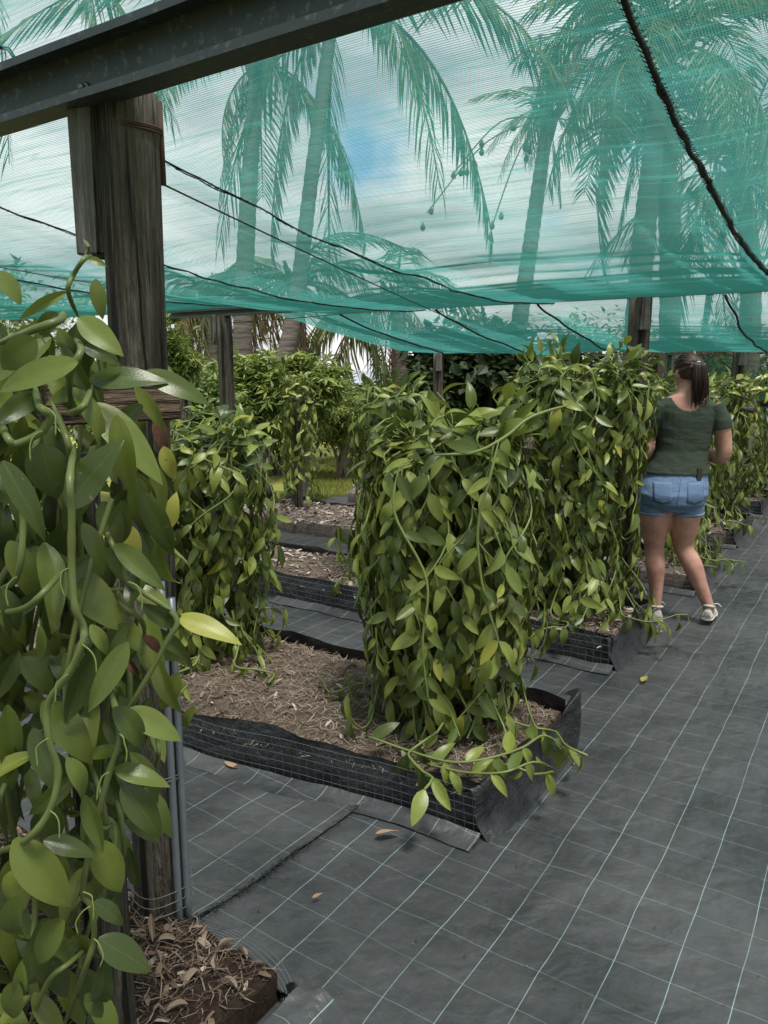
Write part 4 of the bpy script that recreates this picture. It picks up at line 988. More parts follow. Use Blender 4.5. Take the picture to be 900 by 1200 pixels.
palm('drooping palm seen through the net at the edge over the path', [gp(880, 12.6), at(880, 330, 12.6), at(868, 210, 12.6)], 0.17, 2.7, 22, 5, dry=2, dead=2, el=(-0.8, 1.1))
palm('tall palm whose fronds hang above the slim fruiting palm', [gp(790, 11.8), at(785, 300, 11.8), at(772, 60, 11.8), at(766, -40, 11.8)], 0.15, 2.9, 14, 6, dry=1)
palm('palm high above the near end of the steel beam', [gp(-160, 9.5), at(-120, 200, 9.5), at(-60, -190, 9.5)], 0.15, 2.8, 12, 7, dead=2)
palm('low palm with brown hanging fronds behind the straight trunk', [gp(252, 14.0), at(250, 430, 14.0), at(246, 345, 14.0)], 0.17, 2.6, 9, 8, dry=5, dead=6, el=(-0.6, .8))
palm('low palm whose arched fronds cross the sea beside the climber tree', [gp(470, 15.0), at(468, 420, 15.0), at(466, 352, 15.0)], 0.17, 2.8, 6, 9, dry=1, dead=2, el=(-0.7, .7), specs=((FR[1], 1.45, -0.05, 3.2), (FR[1], 1.75, -.15, 2.9), (FR_DRY[0], 1.2, -.3, 2.7)))
palm('palm with dry drooping fronds between the two grey trunks', [gp(352, 13.4), at(350, 420, 13.4), at(346, 330, 13.4)], 0.15, 2.6, 8, 10, dry=3, dead=1, el=(-0.6, .7), specs=((FR[1], -1.2, -.2, 2.6), (FR[3], -1.5, -.1, 2.6)))
# fruit stalks of the slim palm
fs = empty('fruit_stalk', ptop, 'drooping fruit stalks hanging from the slim palm', 'fruit stalk')
rnd = random.Random(5)
for (ex, ey) in ((530, 205), (500, 250), (575, 270)):
    e = at(ex, ey, 15.4); mid = (ptop + e) / 2 + Vector((0, 0, 0.45)); pts = smooth_pts([ptop, mid, e], 6)
    m = MB(); m.tube(pts, 0.014, 4, False); m.build('stalk', M['frond_dry'], fs)
    m = MB()
    for k in range(6):
        p = pts[rnd.randrange(5, len(pts))] + Vector((rnd.uniform(-.1, .1), rnd.uniform(-.1, .1), -rnd.uniform(.08, .3)))
        m.tube([p + Vector((0, 0, .09)), p + Vector((0, 0, .05)), p, p - Vector((0, 0, .05)), p - Vector((0, 0, .07))], [.008, .03, .055, .04, .01], 7)
    m.build('fruits', M['frond_dead'], fs)['kind'] = 'stuff'

# ------------------------------------------------------------------ shrubs and trees beyond the beds
def shrub(name, label, cat, c, rx, ry, rz, n, ls, m_leaf, seed, palmate=0, group='shrubs beyond the planting beds', stems=6, crown='crown', stalk='stem', ratio=0.42):
    rnd = random.Random(seed); c = Vector(c); root = empty(name, (c.x, c.y, gz(c.x, c.y)), label, cat, group)
    clumps = []
    for i in range(max(10, int(n / 60))):
        while True:
            d = Vector((rnd.uniform(-1, 1), rnd.uniform(-1, 1), rnd.uniform(-1, 1)))
            if 0.15 < d.length < 1: break
        d = d * (0.75 + 0.35 * rnd.random()); clumps.append((c + Vector((d.x * rx, d.y * ry, d.z * rz)), rnd.uniform(0.16, 0.34) * min(rx, rz)))
    b = MB()
    for i in range(n):
        cc, cr = clumps[rnd.randrange(len(clumps))]
        p = cc + Vector((rnd.gauss(0, 1) * cr, rnd.gauss(0, 1) * cr, rnd.gauss(0, 1) * cr * .8))
        if p.z < 0.03: p.z = 0.05 + rnd.random() * .2
        ow = (p - c).normalized(); l = rnd.uniform(*ls)
        lobes = palmate if palmate else 1
        d0 = (ow * .7 + Vector((rnd.uniform(-1, 1), rnd.uniform(-1, 1), rnd.uniform(-.9, .4)))).normalized()
        nr = (ow * .5 + Vector((rnd.uniform(-.5, .5), rnd.uniform(-.5, .5), .9))); nr = (nr - d0 * nr.dot(d0)).normalized(); x = d0.cross(nr)
        if palmate:
            v = [p]; f = []
            for q in range(lobes):
                a = (q - (lobes - 1) / 2) * 5.0 / lobes; dd = d0 * cos(a) + x * sin(a); xx = x * cos(a) - d0 * sin(a); ll = l * (1 - .12 * abs(a)); kx = len(v)
                v += [p + dd * ll * .45 - xx * ll * .13, p + dd * ll * .45 + xx * ll * .13, p + dd * ll - nr * ll * .22]; f += [(0, kx + 1, kx + 2, kx)]
            b.add(v, f)
        else:
            wd = l * ratio
            b.add([p, p + d0 * l * .42 + x * wd * .5 + nr * l * .05, p + d0 * l - nr * l * .15, p + d0 * l * .42 - x * wd * .5 + nr * l * .05, p + d0 * l * .45 - nr * l * .04], [(0, 1, 4), (1, 2, 4), (2, 3, 4), (3, 0, 4)])
    b.build(crown, m_leaf, root, smooth=False)['kind'] = 'stuff'
    b = MB(); g0 = Vector((c.x, c.y, gz(c.x, c.y) - .05))
    for i in range(stems):
        cc, _ = clumps[i]; q = g0 + Vector((rnd.uniform(-.25, .25) * rx, rnd.uniform(-.2, .2) * ry, 0))
        b.tube(smooth_pts([q, q.lerp(cc, .5) + Vector((0, 0, .1)), cc], 4), [0.03] * 4 + [.02] * 4 + [.012], 6, False)
    b.build(stalk, M['bark'], root)
    return root
SG = 'shrubs beyond the planting beds'
def sh(px, py, Y, rpx, rzpx, n, ls, mk, seed, label, palmate=0, name='shrub', **kw):
    c = at(px, py, Y); k = Y / FPX
    return shrub(name, label, 'shrub', c, rpx * k, rpx * k * .8, rzpx * k, n, ls, M[mk], seed, palmate, SG, **kw)
sh(232, 478, 8.6, 46, 52, 2600, (.07, .13), 'shrub_mid', 1, 'mid green shrub between the big post and the slimmer timber post')
sh(206, 425, 7.6, 22, 60, 1700, (.06, .12), 'shrub_light', 2, 'bright climber foliage rising behind the right side of the thick post', 3)
sh(290, 468, 9.4, 44, 42, 2000, (.10, .18), 'shrub_light', 3, 'pale green palmate-leaved shrub around the straight palm trunk', 5)
sh(352, 462, 9.2, 40, 46, 2000, (.10, .18), 'shrub_light', 4, 'light palmate-leaved shrub behind the sparse vine', 5)
sh(402, 484, 11.4, 36, 28, 2200, (.09, .17), 'shrub_light', 5, 'bright green leafy shrub at the back of the lawn', 5)
sh(415, 508, 13.2, 60, 18, 2200, (.07, .13), 'shrub_mid', 6, 'low mid green shrub edging the lawn')
sh(325, 505, 11.8, 50, 36, 1800, (.08, .14), 'shrub_mid', 7, 'low shrub behind the sparse yellowing vine')
sh(150, 470, 9.0, 80, 70, 2500, (.08, .15), 'shrub_mid', 8, 'leafy shrub hidden behind the thick post and the near vine')
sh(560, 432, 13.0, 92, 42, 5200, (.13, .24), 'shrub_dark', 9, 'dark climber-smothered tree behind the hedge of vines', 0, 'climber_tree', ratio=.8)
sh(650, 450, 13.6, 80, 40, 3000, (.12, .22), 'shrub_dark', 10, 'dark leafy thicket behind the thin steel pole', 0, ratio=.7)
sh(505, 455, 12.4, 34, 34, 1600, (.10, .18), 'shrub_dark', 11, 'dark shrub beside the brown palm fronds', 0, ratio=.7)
sh(800, 440, 13.2, 90, 36, 3600, (.12, .20), 'shrub_mid', 12, 'hedge foliage showing faintly through the dark green screen')
sh(905, 435, 13.6, 90, 42, 3000, (.12, .20), 'shrub_mid', 13, 'foliage behind the far end of the dark green screen')
sh(20, 400, 9.5, 110, 80, 2600, (.09, .16), 'shrub_mid', 14, 'broad shrub behind the top of the near vine')
for i, (px, Y) in enumerate(((120, 22), (230, 21), (330, 24), (480, 22), (560, 21), (700, 22), (830, 22), (960, 23))):
    c = gp(px, Y); c.z += 0.9 if px in (330, 480) else 1.6
    shrub('background_shrub', 'distant green thicket %s' % ('left of the low brown palm', 'behind the low brown palm', 'below the patch of sea', 'behind the arched fronds', 'behind the climber tree', 'behind the hedge beside the woman', 'behind the screen post', 'past the end of the screen')[i], 'shrub', c, 2.2, 1.6, 0.6 if px in (330, 480) else 1.5, 1800, (.16, .3), M['shrub_mid'], 40 + i, 0, 'distant thickets')

# grass on the lawn in the gap
rnd = random.Random(9); m = MB()
for i in range(26000):
    px = rnd.uniform(330, 470); Y = 7.6 + 6.5 * rnd.random() ** 1.2; p = gp(px, Y); d = p - P0
    if d.dot(E2) < MAT_T - .03 : continue
    p.z = -0.03; th = rnd.uniform(0, 6.28); h = rnd.uniform(.03, .09); x = Vector((cos(th), sin(th), 0)) * .005
    m.add([p - x, p + x, p + Vector((rnd.uniform(-.03, .03), rnd.uniform(-.03, .03), h))], [(0, 1, 2)])
g_ = m.build('grass', M['grass'], smooth=False); tag(g_, 'short yellow-green grass on the lawn past the beds', 'grass', kind='stuff')

# ------------------------------------------------------------------ loose litter one can pick out
rnd = random.Random(21)
FALL = [leaf_mesh('fallen_leaf', M['dry_leaf'], 5, 8, c, f, t, r, d)[0] for c, f, t, r, d in ((.25, .35, .3, .46, -.12), (-.2, .55, .5, .40, -.1), (.3, .25, -.4, .42, -.1))]
FALL_Y = leaf_mesh('fallen_leaf', M['leaf_yellow'], 5, 8, .15, .35, .3, .48, -.1)[0]
def fallen(px, py, z, ln, ang, label, me, up=0.006):
    p = ground(px, py, z); d = Vector((cos(ang), sin(ang), 0.05)); n = Vector((rnd.uniform(-.4, .4), rnd.uniform(-.4, .4), 1))
    o = bpy.data.objects.new('fallen_leaf', me); col.objects.link(o)
    mtx = frame(p + Vector((0, 0, 0.012)), d, n, ln); o.matrix_world = mtx; o.location = mtx.translation
    tag(o, label, 'leaf', 'dry leaves lying about')
fallen(440, 981, 0.012, 0.085, 0.15, 'curled tan dry leaf on the mat skirt by the wire mesh', FALL[0])
fallen(752, 801, 0.006, 0.075, 0.9, 'yellow fallen leaf lying on the path mat before the woman', FALL_Y)
fallen(281, 904, 0.006, 0.075, 2.8, 'small tan dry leaf on the aisle mat near the wire edging', FALL[1])
fallen(768, 742, 0.006, 0.05, 0.0, 'small pale dry sliver on the mat beside the woman\'s shoe', FALL[2])
fallen(645, 738, 0.17, 0.11, -0.9, 'long tan dry leaf on the bed beside the tall hedge', FALL[0])
fallen(604, 872, 0.15, 0.09, 1.9, 'whitish dry leaf at the foot of the bright vine', FALL[2])
fallen(366, 1056, 0.008, 0.035, 0.4, 'tiny dry twig-like leaf on the aisle mat', FALL[1])

m = MB()
for i in range(200):
    p = bed_pt(0, rnd.uniform(-1.4, 2.2), rnd.uniform(.9, 1.75)) if i % 2 else bed_pt(1, rnd.uniform(-1.5, -.05), rnd.uniform(-2.5, 5))
    z = mat_z(p.x, p.y) + .007; r = rnd.uniform(.001, .003); th = rnd.uniform(0, 6.28); x = Vector((cos(th), sin(th), 0)) * r * rnd.uniform(1, 3); y = Vector((-sin(th), cos(th), 0)) * r; p.z = z
    m.add([p - x, p - y, p + x, p + y, p + Vector((0, 0, r))], [(0, 1, 4), (1, 2, 4), (2, 3, 4), (3, 0, 4)])
tag(m.build('crumbs', M['fibre_dark'], smooth=False), 'soil crumbs and bits of straw scattered on the mat', 'debris', kind='stuff')
# flap of mat folded at the corner of the near bed
m = MB(); q0 = ground(345, 1200); 
def flap(u, v):
    p = bed_pt(0, 0.03 - 0.16 * v, 0.50 + 0.34 * u)
    return (p.x, p.y, mat_z(p.x, p.y) + 0.010 + 0.085 * (1 - v) * (0.6 + .4 * sin(u * 2.4)) + 0.03 * sin(v * pi) + 0.012 * nz(u * 4, v * 4))
m.grid(flap, 20, 14); m.build('mat_flap', M['mat_b'], bed0)
m = MB()
for i in range(5):
    q = [ground(225 + 4 * i, 1092 - 3 * i, .06 + .02 * i), ground(262 + 3 * i, 1098 - 2 * i, .05), ground(300 + 5 * i, 1130 - i * 3, .04), ground(326 + 4 * i, 1160 - 2 * i, .02), ground(330 + 2 * i, 1172, .01)]
    m.tube(smooth_pts(q, 6), .0011, 4, False)
m.build('loose_wire', M['wire'], bed0)
# big curled husks on the near bed, each one apart
rnd = random.Random(31)
HUSK = []
for k in range(4):
    HUSK.append(leaf_mesh('husk', M['husk'], 5, 8, 1.2 - .5 * k, 1.6, .5 * (k - 1), .30 + .05 * k, .0)[0])
for i in range(70):
    a, b_ = rnd.uniform(0.12, 0.9), rnd.uniform(0.25, .82); p = bed_pt(0, a, b_, top0(a, b_) + .012); th = rnd.uniform(0, 6.28)
    put_leaf(HUSK[i % 4], frame(p, Vector((cos(th), sin(th), rnd.uniform(-.1, .45))), Vector((rnd.uniform(-.8, .8), rnd.uniform(-.8, .8), 1)), rnd.uniform(.035, .10), rnd.uniform(.4, .9)), bed0, 'husk')
for i in range(55):
    a, b_ = rnd.uniform(0.05, 2.2), rnd.uniform(0.05, .9); p = bed_pt(1, a, b_, top1(a, b_) + .008); th = rnd.uniform(0, 6.28)
    put_leaf(HUSK[i % 4], frame(p, Vector((cos(th), sin(th), rnd.uniform(-.1, .3))), Vector((rnd.uniform(-.6, .6), rnd.uniform(-.6, .6), 1)), rnd.uniform(.04, .10), rnd.uniform(.5, 1.0)), bed1, 'husk')
for i in range(24):
    a, b_ = rnd.uniform(0.05, 1.0), rnd.uniform(0.03, .5); p = bed_pt(2, a, b_, top2(a, b_) + .008); th = rnd.uniform(0, 6.28)
    put_leaf(HUSK[i % 4], frame(p, Vector((cos(th), sin(th), rnd.uniform(-.1, .3))), Vector((rnd.uniform(-.6, .6), rnd.uniform(-.6, .6), 1)), rnd.uniform(.05, .12), rnd.uniform(.5, 1.0)), bed2, 'husk')

# ------------------------------------------------------------------ the woman
M['skin'] = mat('skin', lambda g: g.out(g.bsdf(g.mixc(g.ramp(g.tex(13, detail=6), [(0.35, (0, 0, 0)), (0.68, (1, 1, 1))]), (0.36, 0.170, 0.125), (0.50, 0.285, 0.22)), 0.5, 0.4, bump=g.tex(90), bstr=0.05)))
def cloth(name, a, b_, r=0.85, sc_=400):
    M[name] = mat(name, lambda g: g.out(g.bsdf(g.mixc(g.tex(6, detail=5), a, b_), r, 0.2, bump=g.math_('ADD', g.tex(11, detail=4, dist=.6, stretch=(1, 1, 2.4)), g.math_('MULTIPLY', g.tex(sc_, detail=2), 0.06)), bstr=0.35, bdist=0.02)))
cloth('shirt', (0.036, 0.048, 0.036), (0.052, 0.066, 0.050)); cloth('sleeve_black', (0.010, 0.011, 0.014), (0.018, 0.02, 0.024))
cloth('denim', (0.075, 0.125, 0.22), (0.18, 0.255, 0.40)); cloth('denim_hem', (0.14, 0.20, 0.31), (0.26, 0.33, 0.42))
cloth('shoe', (0.40, 0.37, 0.33), (0.52, 0.49, 0.45)); cloth('sole', (0.62, 0.58, 0.52), (0.72, 0.69, 0.64))
def hair_fn(g):
    r = g.node('ShaderNodeNewGeometry').outputs['Random Per Island']
    g.out(g.bsdf(g.ramp(r, [(0, (0.012, 0.007, 0.006)), (.6, (0.030, 0.015, 0.012)), (1, (0.075, 0.034, 0.024))]), 0.38, 0.5))
M['hair'] = mat('dark brown hair', hair_fn)
M['phone'] = mat('black phone', lambda g: g.out(g.bsdf(g.mixc(g.tex(20), (0.01, 0.01, 0.012), (0.02, 0.02, 0.024)), 0.25, 0.5)))
WP = ground(798, 726); WYAW = radians(-8)
woman = empty('person', (WP.x, WP.y, 0), 'woman in dark green top and denim shorts, seen from behind beside the tall vine hedge', 'person')
WR = Matrix.Rotation(WYAW, 4, 'Z')
def W(x, y, z): q = WR @ Vector((x, y, z)); return Vector((WP.x, WP.y, 0)) + q
def ring(cx, cy, z, rx, ry, n=28, e=2.2, tilt=(0, 0)):
    out = []
    for k in range(n):
        a = 2 * pi * k / n; c_, s_ = cos(a), sin(a)
        x = rx * abs(c_) ** (2 / e) * (1 if c_ >= 0 else -1); y = ry * abs(s_) ** (2 / e) * (1 if s_ >= 0 else -1)
        out.append(W(cx + x, cy + y, z + tilt[0] * x + tilt[1] * y))
    return out
def limb(mb, pts, rad, n=18, k=5):
    P_ = smooth_pts([W(*p) for p in pts], k); R_ = smooth_pts([Vector((r, 0, 0)) for r in rad], k); mb.tube(P_, [r.x for r in R_], n)
def ball(mb, c, r, n=20, m_=14, rot=0.0):
    rs = []
    for j in range(m_ + 1):
        ph = pi * (0.02 + 0.96 * j / m_); rr = []
        for k in range(n):
            a = 2 * pi * k / n; x, y = r[0] * sin(ph) * cos(a), r[1] * sin(ph) * sin(a)
            rr.append(W(c[0] + x * cos(rot) - y * sin(rot), c[1] + x * sin(rot) + y * cos(rot), c[2] - r[2] * cos(ph)))
        rs.append(rr)
    mb.loft(rs)
def remesh(mb, name, mats, par, vox, it=3, cut=None, wrinkle=0.0):
    me = mb.mesh('tmp', mats[0]); o = bpy.data.objects.new('tmp', me); col.objects.link(o)
    md = o.modifiers.new('r', 'REMESH'); md.mode = 'VOXEL'; md.voxel_size = vox; md.use_smooth_shade = True
    sm = o.modifiers.new('s', 'SMOOTH'); sm.iterations = it; sm.factor = .5
    dg = bpy.context.evaluated_depsgraph_get(); dg.update()
    m2 = bpy.data.meshes.new_from_object(o.evaluated_get(dg)); bpy.data.objects.remove(o); m2.name = name
    if cut:
        import bmesh
        bm = bmesh.new(); bm.from_mesh(m2); inv = WR.inverted()
        kill = [f_ for f_ in bm.faces if cut(inv @ (f_.calc_center_median() - Vector((WP.x, WP.y, 0))))]
        bmesh.ops.delete(bm, geom=kill, context='FACES'); bm.to_mesh(m2); bm.free()
    if wrinkle:
        nrm = [v_.normal.copy() for v_ in m2.vertices]; cos_ = [v_.co.copy() for v_ in m2.vertices]
        for v_, p_, n_ in zip(m2.vertices, cos_, nrm):
            v_.co = p_ + n_ * (wrinkle * (nz(p_.x * 8, p_.y * 8, p_.z * 22 + p_.x * 9) + 0.4 * nz(p_.x * 24, p_.y * 24, p_.z * 30)))
    m2.transform(Matrix.Translation(-base_world(par)))
    m2.materials.clear(); m2.materials.append(mats[0]); m2.polygons.foreach_set('use_smooth', [True] * len(m2.polygons))
    q = bpy.data.objects.new(name, m2); col.objects.link(q); q.parent = par; return q
HIPX = -0.12
TORSO = [(.73, .150, .118, -.005), (.78, .186, .138, -.030), (.84, .200, .142, -.034), (.90, .192, .130, -.022), (.97, .168, .112, -.004), (1.04, .150, .104, .0), (1.11, .147, .102, .004), (1.19, .158, .110, .010), (1.27, .172, .112, .010), (1.34, .178, .102, .002), (1.395, .168, .086, -.006), (1.435, .120, .068, -.010), (1.465, .066, .060, -.006), (1.53, .052, .056, .004), (1.56, .05, .055, .01)]
def lx(z): return HIPX + (0.055 if z > 1.15 else 0.055 * (z - .8) / .35 if z > .8 else 0)   # slight lean of the spine
bd_ = MB()
bd_.loft([ring(lx(z), cy, z, rx, ry) for z, rx, ry, cy in TORSO])
HY = 0.35; hc = (lx(1.5) - .004, 0.012, 1.592)
ball(bd_, hc, (.072, .090, .103), rot=HY)
def hd(x, y, z): return (hc[0] + x * cos(HY) - y * sin(HY), hc[1] + x * sin(HY) + y * cos(HY), hc[2] + z)
ball(bd_, hd(0, .03, -.055), (.052, .055, .055), rot=HY)                       # jaw
limb(bd_, [hd(0, .078, .015), hd(0, .100, -.018), hd(0, .090, -.026)], [.008, .013, .010], 8, 2)   # nose
for s_ in (-1, 1):
    ball(bd_, hd(.073 * s_, -.004, -.012), (.009, .020, .031), 10, 8, HY)      # ears
limb(bd_, [hd(-.022, .083, -.052), hd(0, .090, -.052), hd(.022, .083, -.052)], [.005, .008, .005], 8, 2)  # lips
limb(bd_, [(HIPX - .088, -.012, .86), (HIPX - .088, -.008, .72), (HIPX - .082, .004, .60), (HIPX - .074, .016, .47), (HIPX - .066, -.014, .36), (HIPX - .056, -.018, .24), (HIPX - .050, -.018, .11), (HIPX - .048, -.01, .05)], [.112, .106, .088, .060, .0615, .047, .036, .036])
limb(bd_, [(HIPX + .088, -.012, .86), (HIPX + .092, -.006, .72), (HIPX + .097, .010, .60), (HIPX + .110, .020, .475), (HIPX + .162, -.016, .37), (HIPX + .212, -.034, .25), (HIPX + .264, -.048, .125), (HIPX + .278, -.04, .065)], [.112, .106, .088, .060, .0615, .047, .036, .036])
ARM_L = [(lx(1.4) - .155, -.004, 1.385), (lx(1.4) - .195, -.012, 1.30), (lx(1.4) - .222, -.012, 1.18), (lx(1.4) - .232, .0, 1.09), (lx(1.4) - .205, .10, 1.065), (lx(1.4) - .165, .21, 1.085)]
ARM_R = [(lx(1.4) + .155, -.004, 1.385), (lx(1.4) + .200, -.015, 1.30), (lx(1.4) + .232, -.020, 1.18), (lx(1.4) + .238, -.010, 1.07), (lx(1.4) + .175, .09, 1.075), (lx(1.4) + .085, .20, 1.10)]
AR = [.053, .054, .049, .045, .041, .029]
limb(bd_, ARM_L, AR); limb(bd_, ARM_R, AR)
def hand(mb, w_, d, sgn):                                                     # palm, four fingers and a thumb curling forward
    w_ = Vector(w_); d = Vector(d).normalized(); up = Vector((0, 0, 1)); x = d.cross(up).normalized() * sgn
    def T(p): return (p.x, p.y, p.z)
    limb(mb, [T(w_), T(w_ + d * .05), T(w_ + d * .09)], [.028, .034, .030], 12, 3)
    for i, (o_, l) in enumerate(((-.027, .058), (-.009, .070), (.009, .066), (.026, .052))):
        r0 = w_ + d * .088 + up * (-o_); limb(mb, [T(r0), T(r0 + d * l * .45 + x * .006), T(r0 + d * l * .75 + x * .026), T(r0 + d * l * .70 + x * .046)], [.0095, .009, .0085, .007], 8, 3)
    r0 = w_ + d * .035 + up * .026; limb(mb, [T(r0), T(r0 + d * .03 + up * .022 + x * .012), T(r0 + d * .058 + up * .020 + x * .028)], [.012, .0105, .008], 8, 3)
hand(bd_, ARM_L[-1], (.35, .9, .1), 1); hand(bd_, ARM_R[-1], (-.6, .75, .1), -1)
body = remesh(bd_, 'body', [M['skin']], woman, .0075, 3)
m = MB()
for s_ in (-1, 1): ball(m, hd(.030 * s_, .076, .008), (.013, .010, .009), 10, 8, HY)
m.build('eyes', mat('eye', lambda g: g.out(g.bsdf(g.mixc(g.tex(30), (0.35, 0.33, 0.31), (0.05, 0.04, 0.035)), .2, .5))), woman)
# top, sleeves
s1 = MB(); s1.loft([ring(lx(z), cy, z, rx + .011 + (.012 if z < 1.05 else 0), ry + .012 + (.010 if z < 1.05 else 0)) for z, rx, ry, cy in [(.965, .176, .118, -.006), (1.0, .166, .112, -.002)] + [q for q in TORSO if 1.02 < q[0] < 1.45]])
limb(s1, ARM_L[:2], [.071, .064]); limb(s1, ARM_R[:2], [.071, .064])
shirt = remesh(s1, 'shirt', [M['shirt']], woman, .0058, 3, cut=lambda p: ((p.x - lx(1.4)) / .108) ** 2 + ((p.z - 1.465) / .108) ** 2 < 1 and p.z > 1.30 or p.z < .968, wrinkle=.0032)
shirt.modifiers.new('thick', 'SOLIDIFY').thickness = 0.003
for A_, mm, nm in ((ARM_L, M['sleeve_black'], 'black sleeve'), (ARM_R, M['shirt'], None)):
    m = MB(); limb(m, [tuple(Vector(A_[0]) + Vector((0, 0, -.012))), A_[1], tuple(Vector(A_[1]).lerp(Vector(A_[2]), .45))], [.056, .0655, .064], 22, 5)
    o = m.build('sleeve', mm, woman)
    if nm: o['label'] = nm + ' on her left arm'
# denim shorts
s2 = MB(); s2.loft([ring(lx(z), cy, z, rx + .010, ry + .011) for z, rx, ry, cy in TORSO[:4]] + [ring(lx(.99), -.004, .995, .172, .118)])
for q in (-1, 1): limb(s2, [(HIPX + q * .086, -.012, .86), (HIPX + q * .094, -.008, .755), (HIPX + q * .098, -.005, .70)], [.116, .112, .106])
for q in (-1, 1): ball(s2, (HIPX + q * .080, -.088, .825), (.098, .078, .092))
shorts = remesh(s2, 'shorts', [M['denim']], woman, .006, 3, wrinkle=.003)
for q in (-1, 1):
    m = MB(); m.tube([W(HIPX + q * .098 + .107 * cos(a), -.005 + .107 * sin(a), .706 + .004 * sin(3 * a) + .012 * q * cos(a)) for a in [2 * pi * i / 30 for i in range(31)]], .006, 6, False); m.build('hem', M['denim_hem'], shorts)
def on_back(x, z, d=.006):                                                     # point on the seat of the shorts
    best = None
    for i in range(len(TORSO) - 1):
        z0, rx0, ry0, c0 = TORSO[i]; z1, rx1, ry1, c1 = TORSO[i + 1]
        if z0 <= z <= z1:
            f_ = (z - z0) / (z1 - z0); rx, ry, cy = rx0 + (rx1 - rx0) * f_ + .011, ry0 + (ry1 - ry0) * f_ + .012, c0 + (c1 - c0) * f_
            return W(x, cy - ry * max(0.05, 1 - (abs(x - lx(z)) / rx) ** 2.2) ** (1 / 2.2) - d, z)
for q in (-1, 1):
    cx = lx(.88) + q * .098
    m = MB(); m.grid(lambda u, v: on_back(cx - .052 + .104 * u, .805 + .118 * v - .018 * (1 - abs(2 * u - 1)) * (1 - v), .0025), 8, 8); p_ = m.build('back_pocket', M['denim'], shorts); p_.modifiers.new('t', 'SOLIDIFY').thickness = .0025
m = MB(); m.tube([on_back(lx(z), z, .003) for z in (.76, .80, .84, .88, .92, .96)], .0022, 6, False); m.build('seam', M['denim'], shorts)
m = MB(); pc_ = on_back(lx(.95) + .108, .965, .012); ux = WR @ Vector((.9, .42, 0)); uy = WR @ Vector((-.42, .9, 0)); m.box(pc_, ux * .016, uy * .005, Vector((0, 0, .042))); o = m.build('phone', M['phone'], None, smooth=False); tag(o, 'black phone tucked in the shorts\' back waistband', 'phone')
o.data.transform(Matrix.Translation(-pc_)); o.location = pc_
# hair: cap and ponytail made of strands
rnd = random.Random(12); h = MB()
tie = Vector(hd(.012, -.088, .045))
ball(h, hd(0, -.010, .012), (.076, .088, .098), 22, 16, HY)
cap = remesh(h, 'hair', [M['hair']], woman, .007, 1, cut=lambda p: (p - Vector(hc)).dot(Vector((-sin(HY), cos(HY), 0))) > .045 and p.z < hc[2] + .06 or p.z < hc[2] - .052)
h = MB()
for i in range(240):
    a = rnd.uniform(-2.5, 2.5) - pi / 2; ph = rnd.uniform(0.05, 1.75)
    p = Vector(hd(.077 * sin(ph) * cos(a + pi), .092 * sin(ph) * sin(a + pi) * 1.0, .104 * cos(ph) + .008))
    v_ = (p - Vector(hc)); p1 = Vector(hc) + v_ * 1.05; mid = Vector(hc) + ((p + tie) / 2 - Vector(hc)).normalized() * .107
    pts = smooth_pts([p1, mid, tie + Vector((rnd.uniform(-.008, .008), 0, rnd.uniform(-.008, .008)))], 4)
    h.tube([W(*q) for q in pts], .0026, 4, False)
h.build('hair_strands', M['hair'], cap)['kind'] = 'stuff'
h = MB()
for i in range(170):
    a = rnd.uniform(0, 6.28); r = rnd.random() ** .5; l = rnd.uniform(.16, .27)
    o_ = Vector((cos(a) * r, sin(a) * r * .7, 0)); base = tie + o_ * .012
    pts = smooth_pts([base, base + Vector((0, -.035, .006)) + o_ * .02, base + Vector((.004, -.050, -.07)) + o_ * .034, base + Vector((.012, -.038, -.15)) + o_ * .038, base + Vector((.016 + rnd.uniform(-.02, .02), -.022, -l)) + o_ * .030], 4)
    h.tube([W(*q) for q in pts], [.0026] * (len(pts) - 3) + [.002, .0015, .0008], 4, False)
for i in range(34):                                       # loose strands at the nape and over the crown
    a = rnd.uniform(-2.2, 2.2) - pi / 2; b0 = Vector(hd(.070 * cos(a + pi), .080 * sin(a + pi), rnd.uniform(-.05, .08))); o_ = (b0 - Vector(hc)).normalized() * rnd.uniform(.008, .03)
    pts = smooth_pts([b0, b0 + o_ + Vector((0, 0, rnd.uniform(-.03, .02))), b0 + o_ * 1.6 + Vector((rnd.uniform(-.02, .02), 0, -rnd.uniform(.03, .10)))], 4); h.tube([W(*q) for q in pts], .0009, 3, False)
h.build('ponytail', M['hair'], woman)
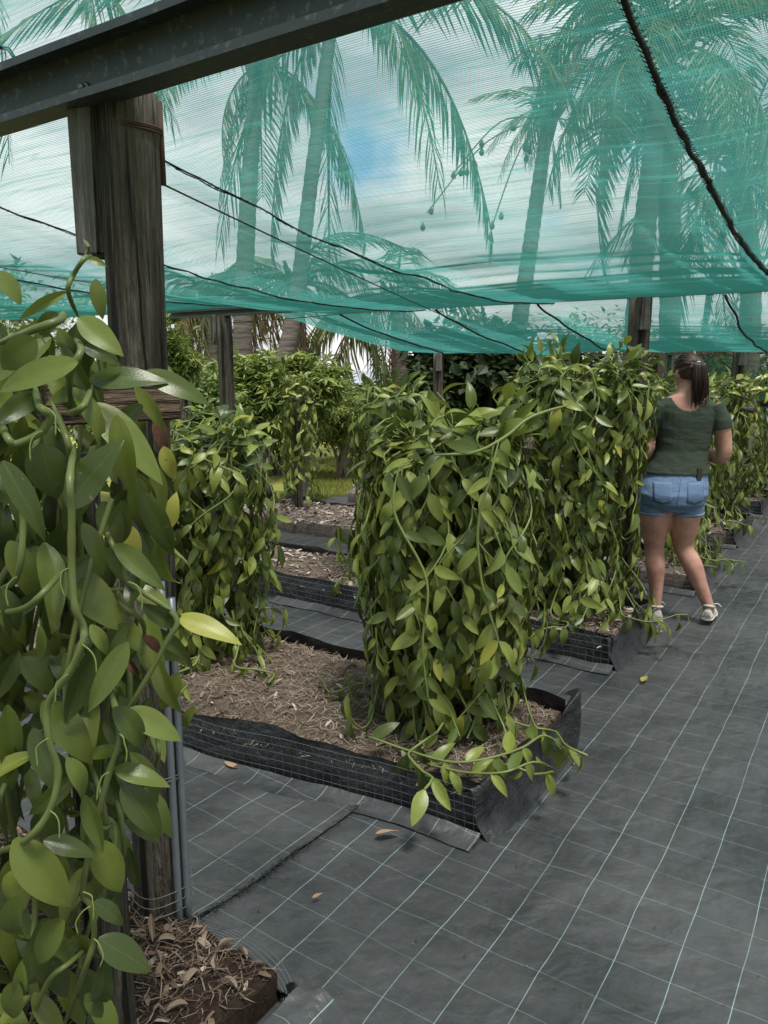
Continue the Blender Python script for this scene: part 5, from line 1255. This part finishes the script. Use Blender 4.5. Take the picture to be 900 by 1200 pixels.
m = MB(); m.tube([W(*(tie + Vector((.014 * cos(a), -.012, .014 * sin(a))))) for a in [2 * pi * i / 14 for i in range(15)]], .004, 6, False); m.build('hair_tie', M['sole'], woman)
# shoes
def shoe(ax, ay, az, yaw, pitch):
    R = Matrix.Rotation(yaw, 4, 'Z') @ Matrix.Rotation(pitch, 4, 'X')
    def S(x, y, z): q = R @ Vector((x, y, z)); return W(ax + q.x, ay + q.y, az + q.z)
    prof = [(-.075, .026, .0), (-.066, .034, 0), (-.03, .037, 0), (.03, .036, 0), (.09, .044, .0), (.135, .042, .004), (.168, .030, .010), (.180, .016, .016)]
    m = MB(); rs = []
    for y, wd, zz in prof: rs.append([S(wd * 1.06 * cos(a), y, zz + .013 + .013 * sin(a)) for a in [2 * pi * k / 16 for k in range(16)]])
    m.loft(rs); so = m.build('sole', M['sole'], None); shoes_parts.append(so)
    m = MB(); rs = []
    for (y, wd, zz), hgt in zip(prof, (.055, .070, .075, .072, .058, .045, .034, .024)):
        rs.append([S(wd * cos(a) * (1 if sin(a) < .3 else .82), y, zz + .014 + max(0, hgt * (.25 + .75 * sin(a))) if sin(a) > -.2 else zz + .014) for a in [2 * pi * k / 20 for k in range(20)]])
    m.loft(rs); up = m.build('shoe', M['shoe'], woman)
    m = MB(); m.tube([S(.034 * cos(a), -.030 + .040 * sin(a), .088 + .010 * sin(a + pi)) for a in [2 * pi * k / 18 for k in range(19)]], .009, 6, False); m.build('collar', M['shoe'], up)
    m = MB()
    for k in range(4): m.tube([S(-.024, .03 + k * .02, .080 - k * .008), S(0, .034 + k * .02, .090 - k * .008), S(.024, .03 + k * .02, .080 - k * .008)], .003, 5, False)
    m.tube([S(.0, .03, .088), S(.05, .02, .105), S(.07, .03, .085)], .003, 5, False); m.build('laces', M['sole'], up)
    so.data.transform(Matrix.Translation(-base_world(woman))); so.parent = up
shoes_parts = []
shoe(HIPX - .048, -.006, 0.004, radians(4), 0.0)
shoe(HIPX + .278, -.030, 0.022, radians(-22), radians(-5))
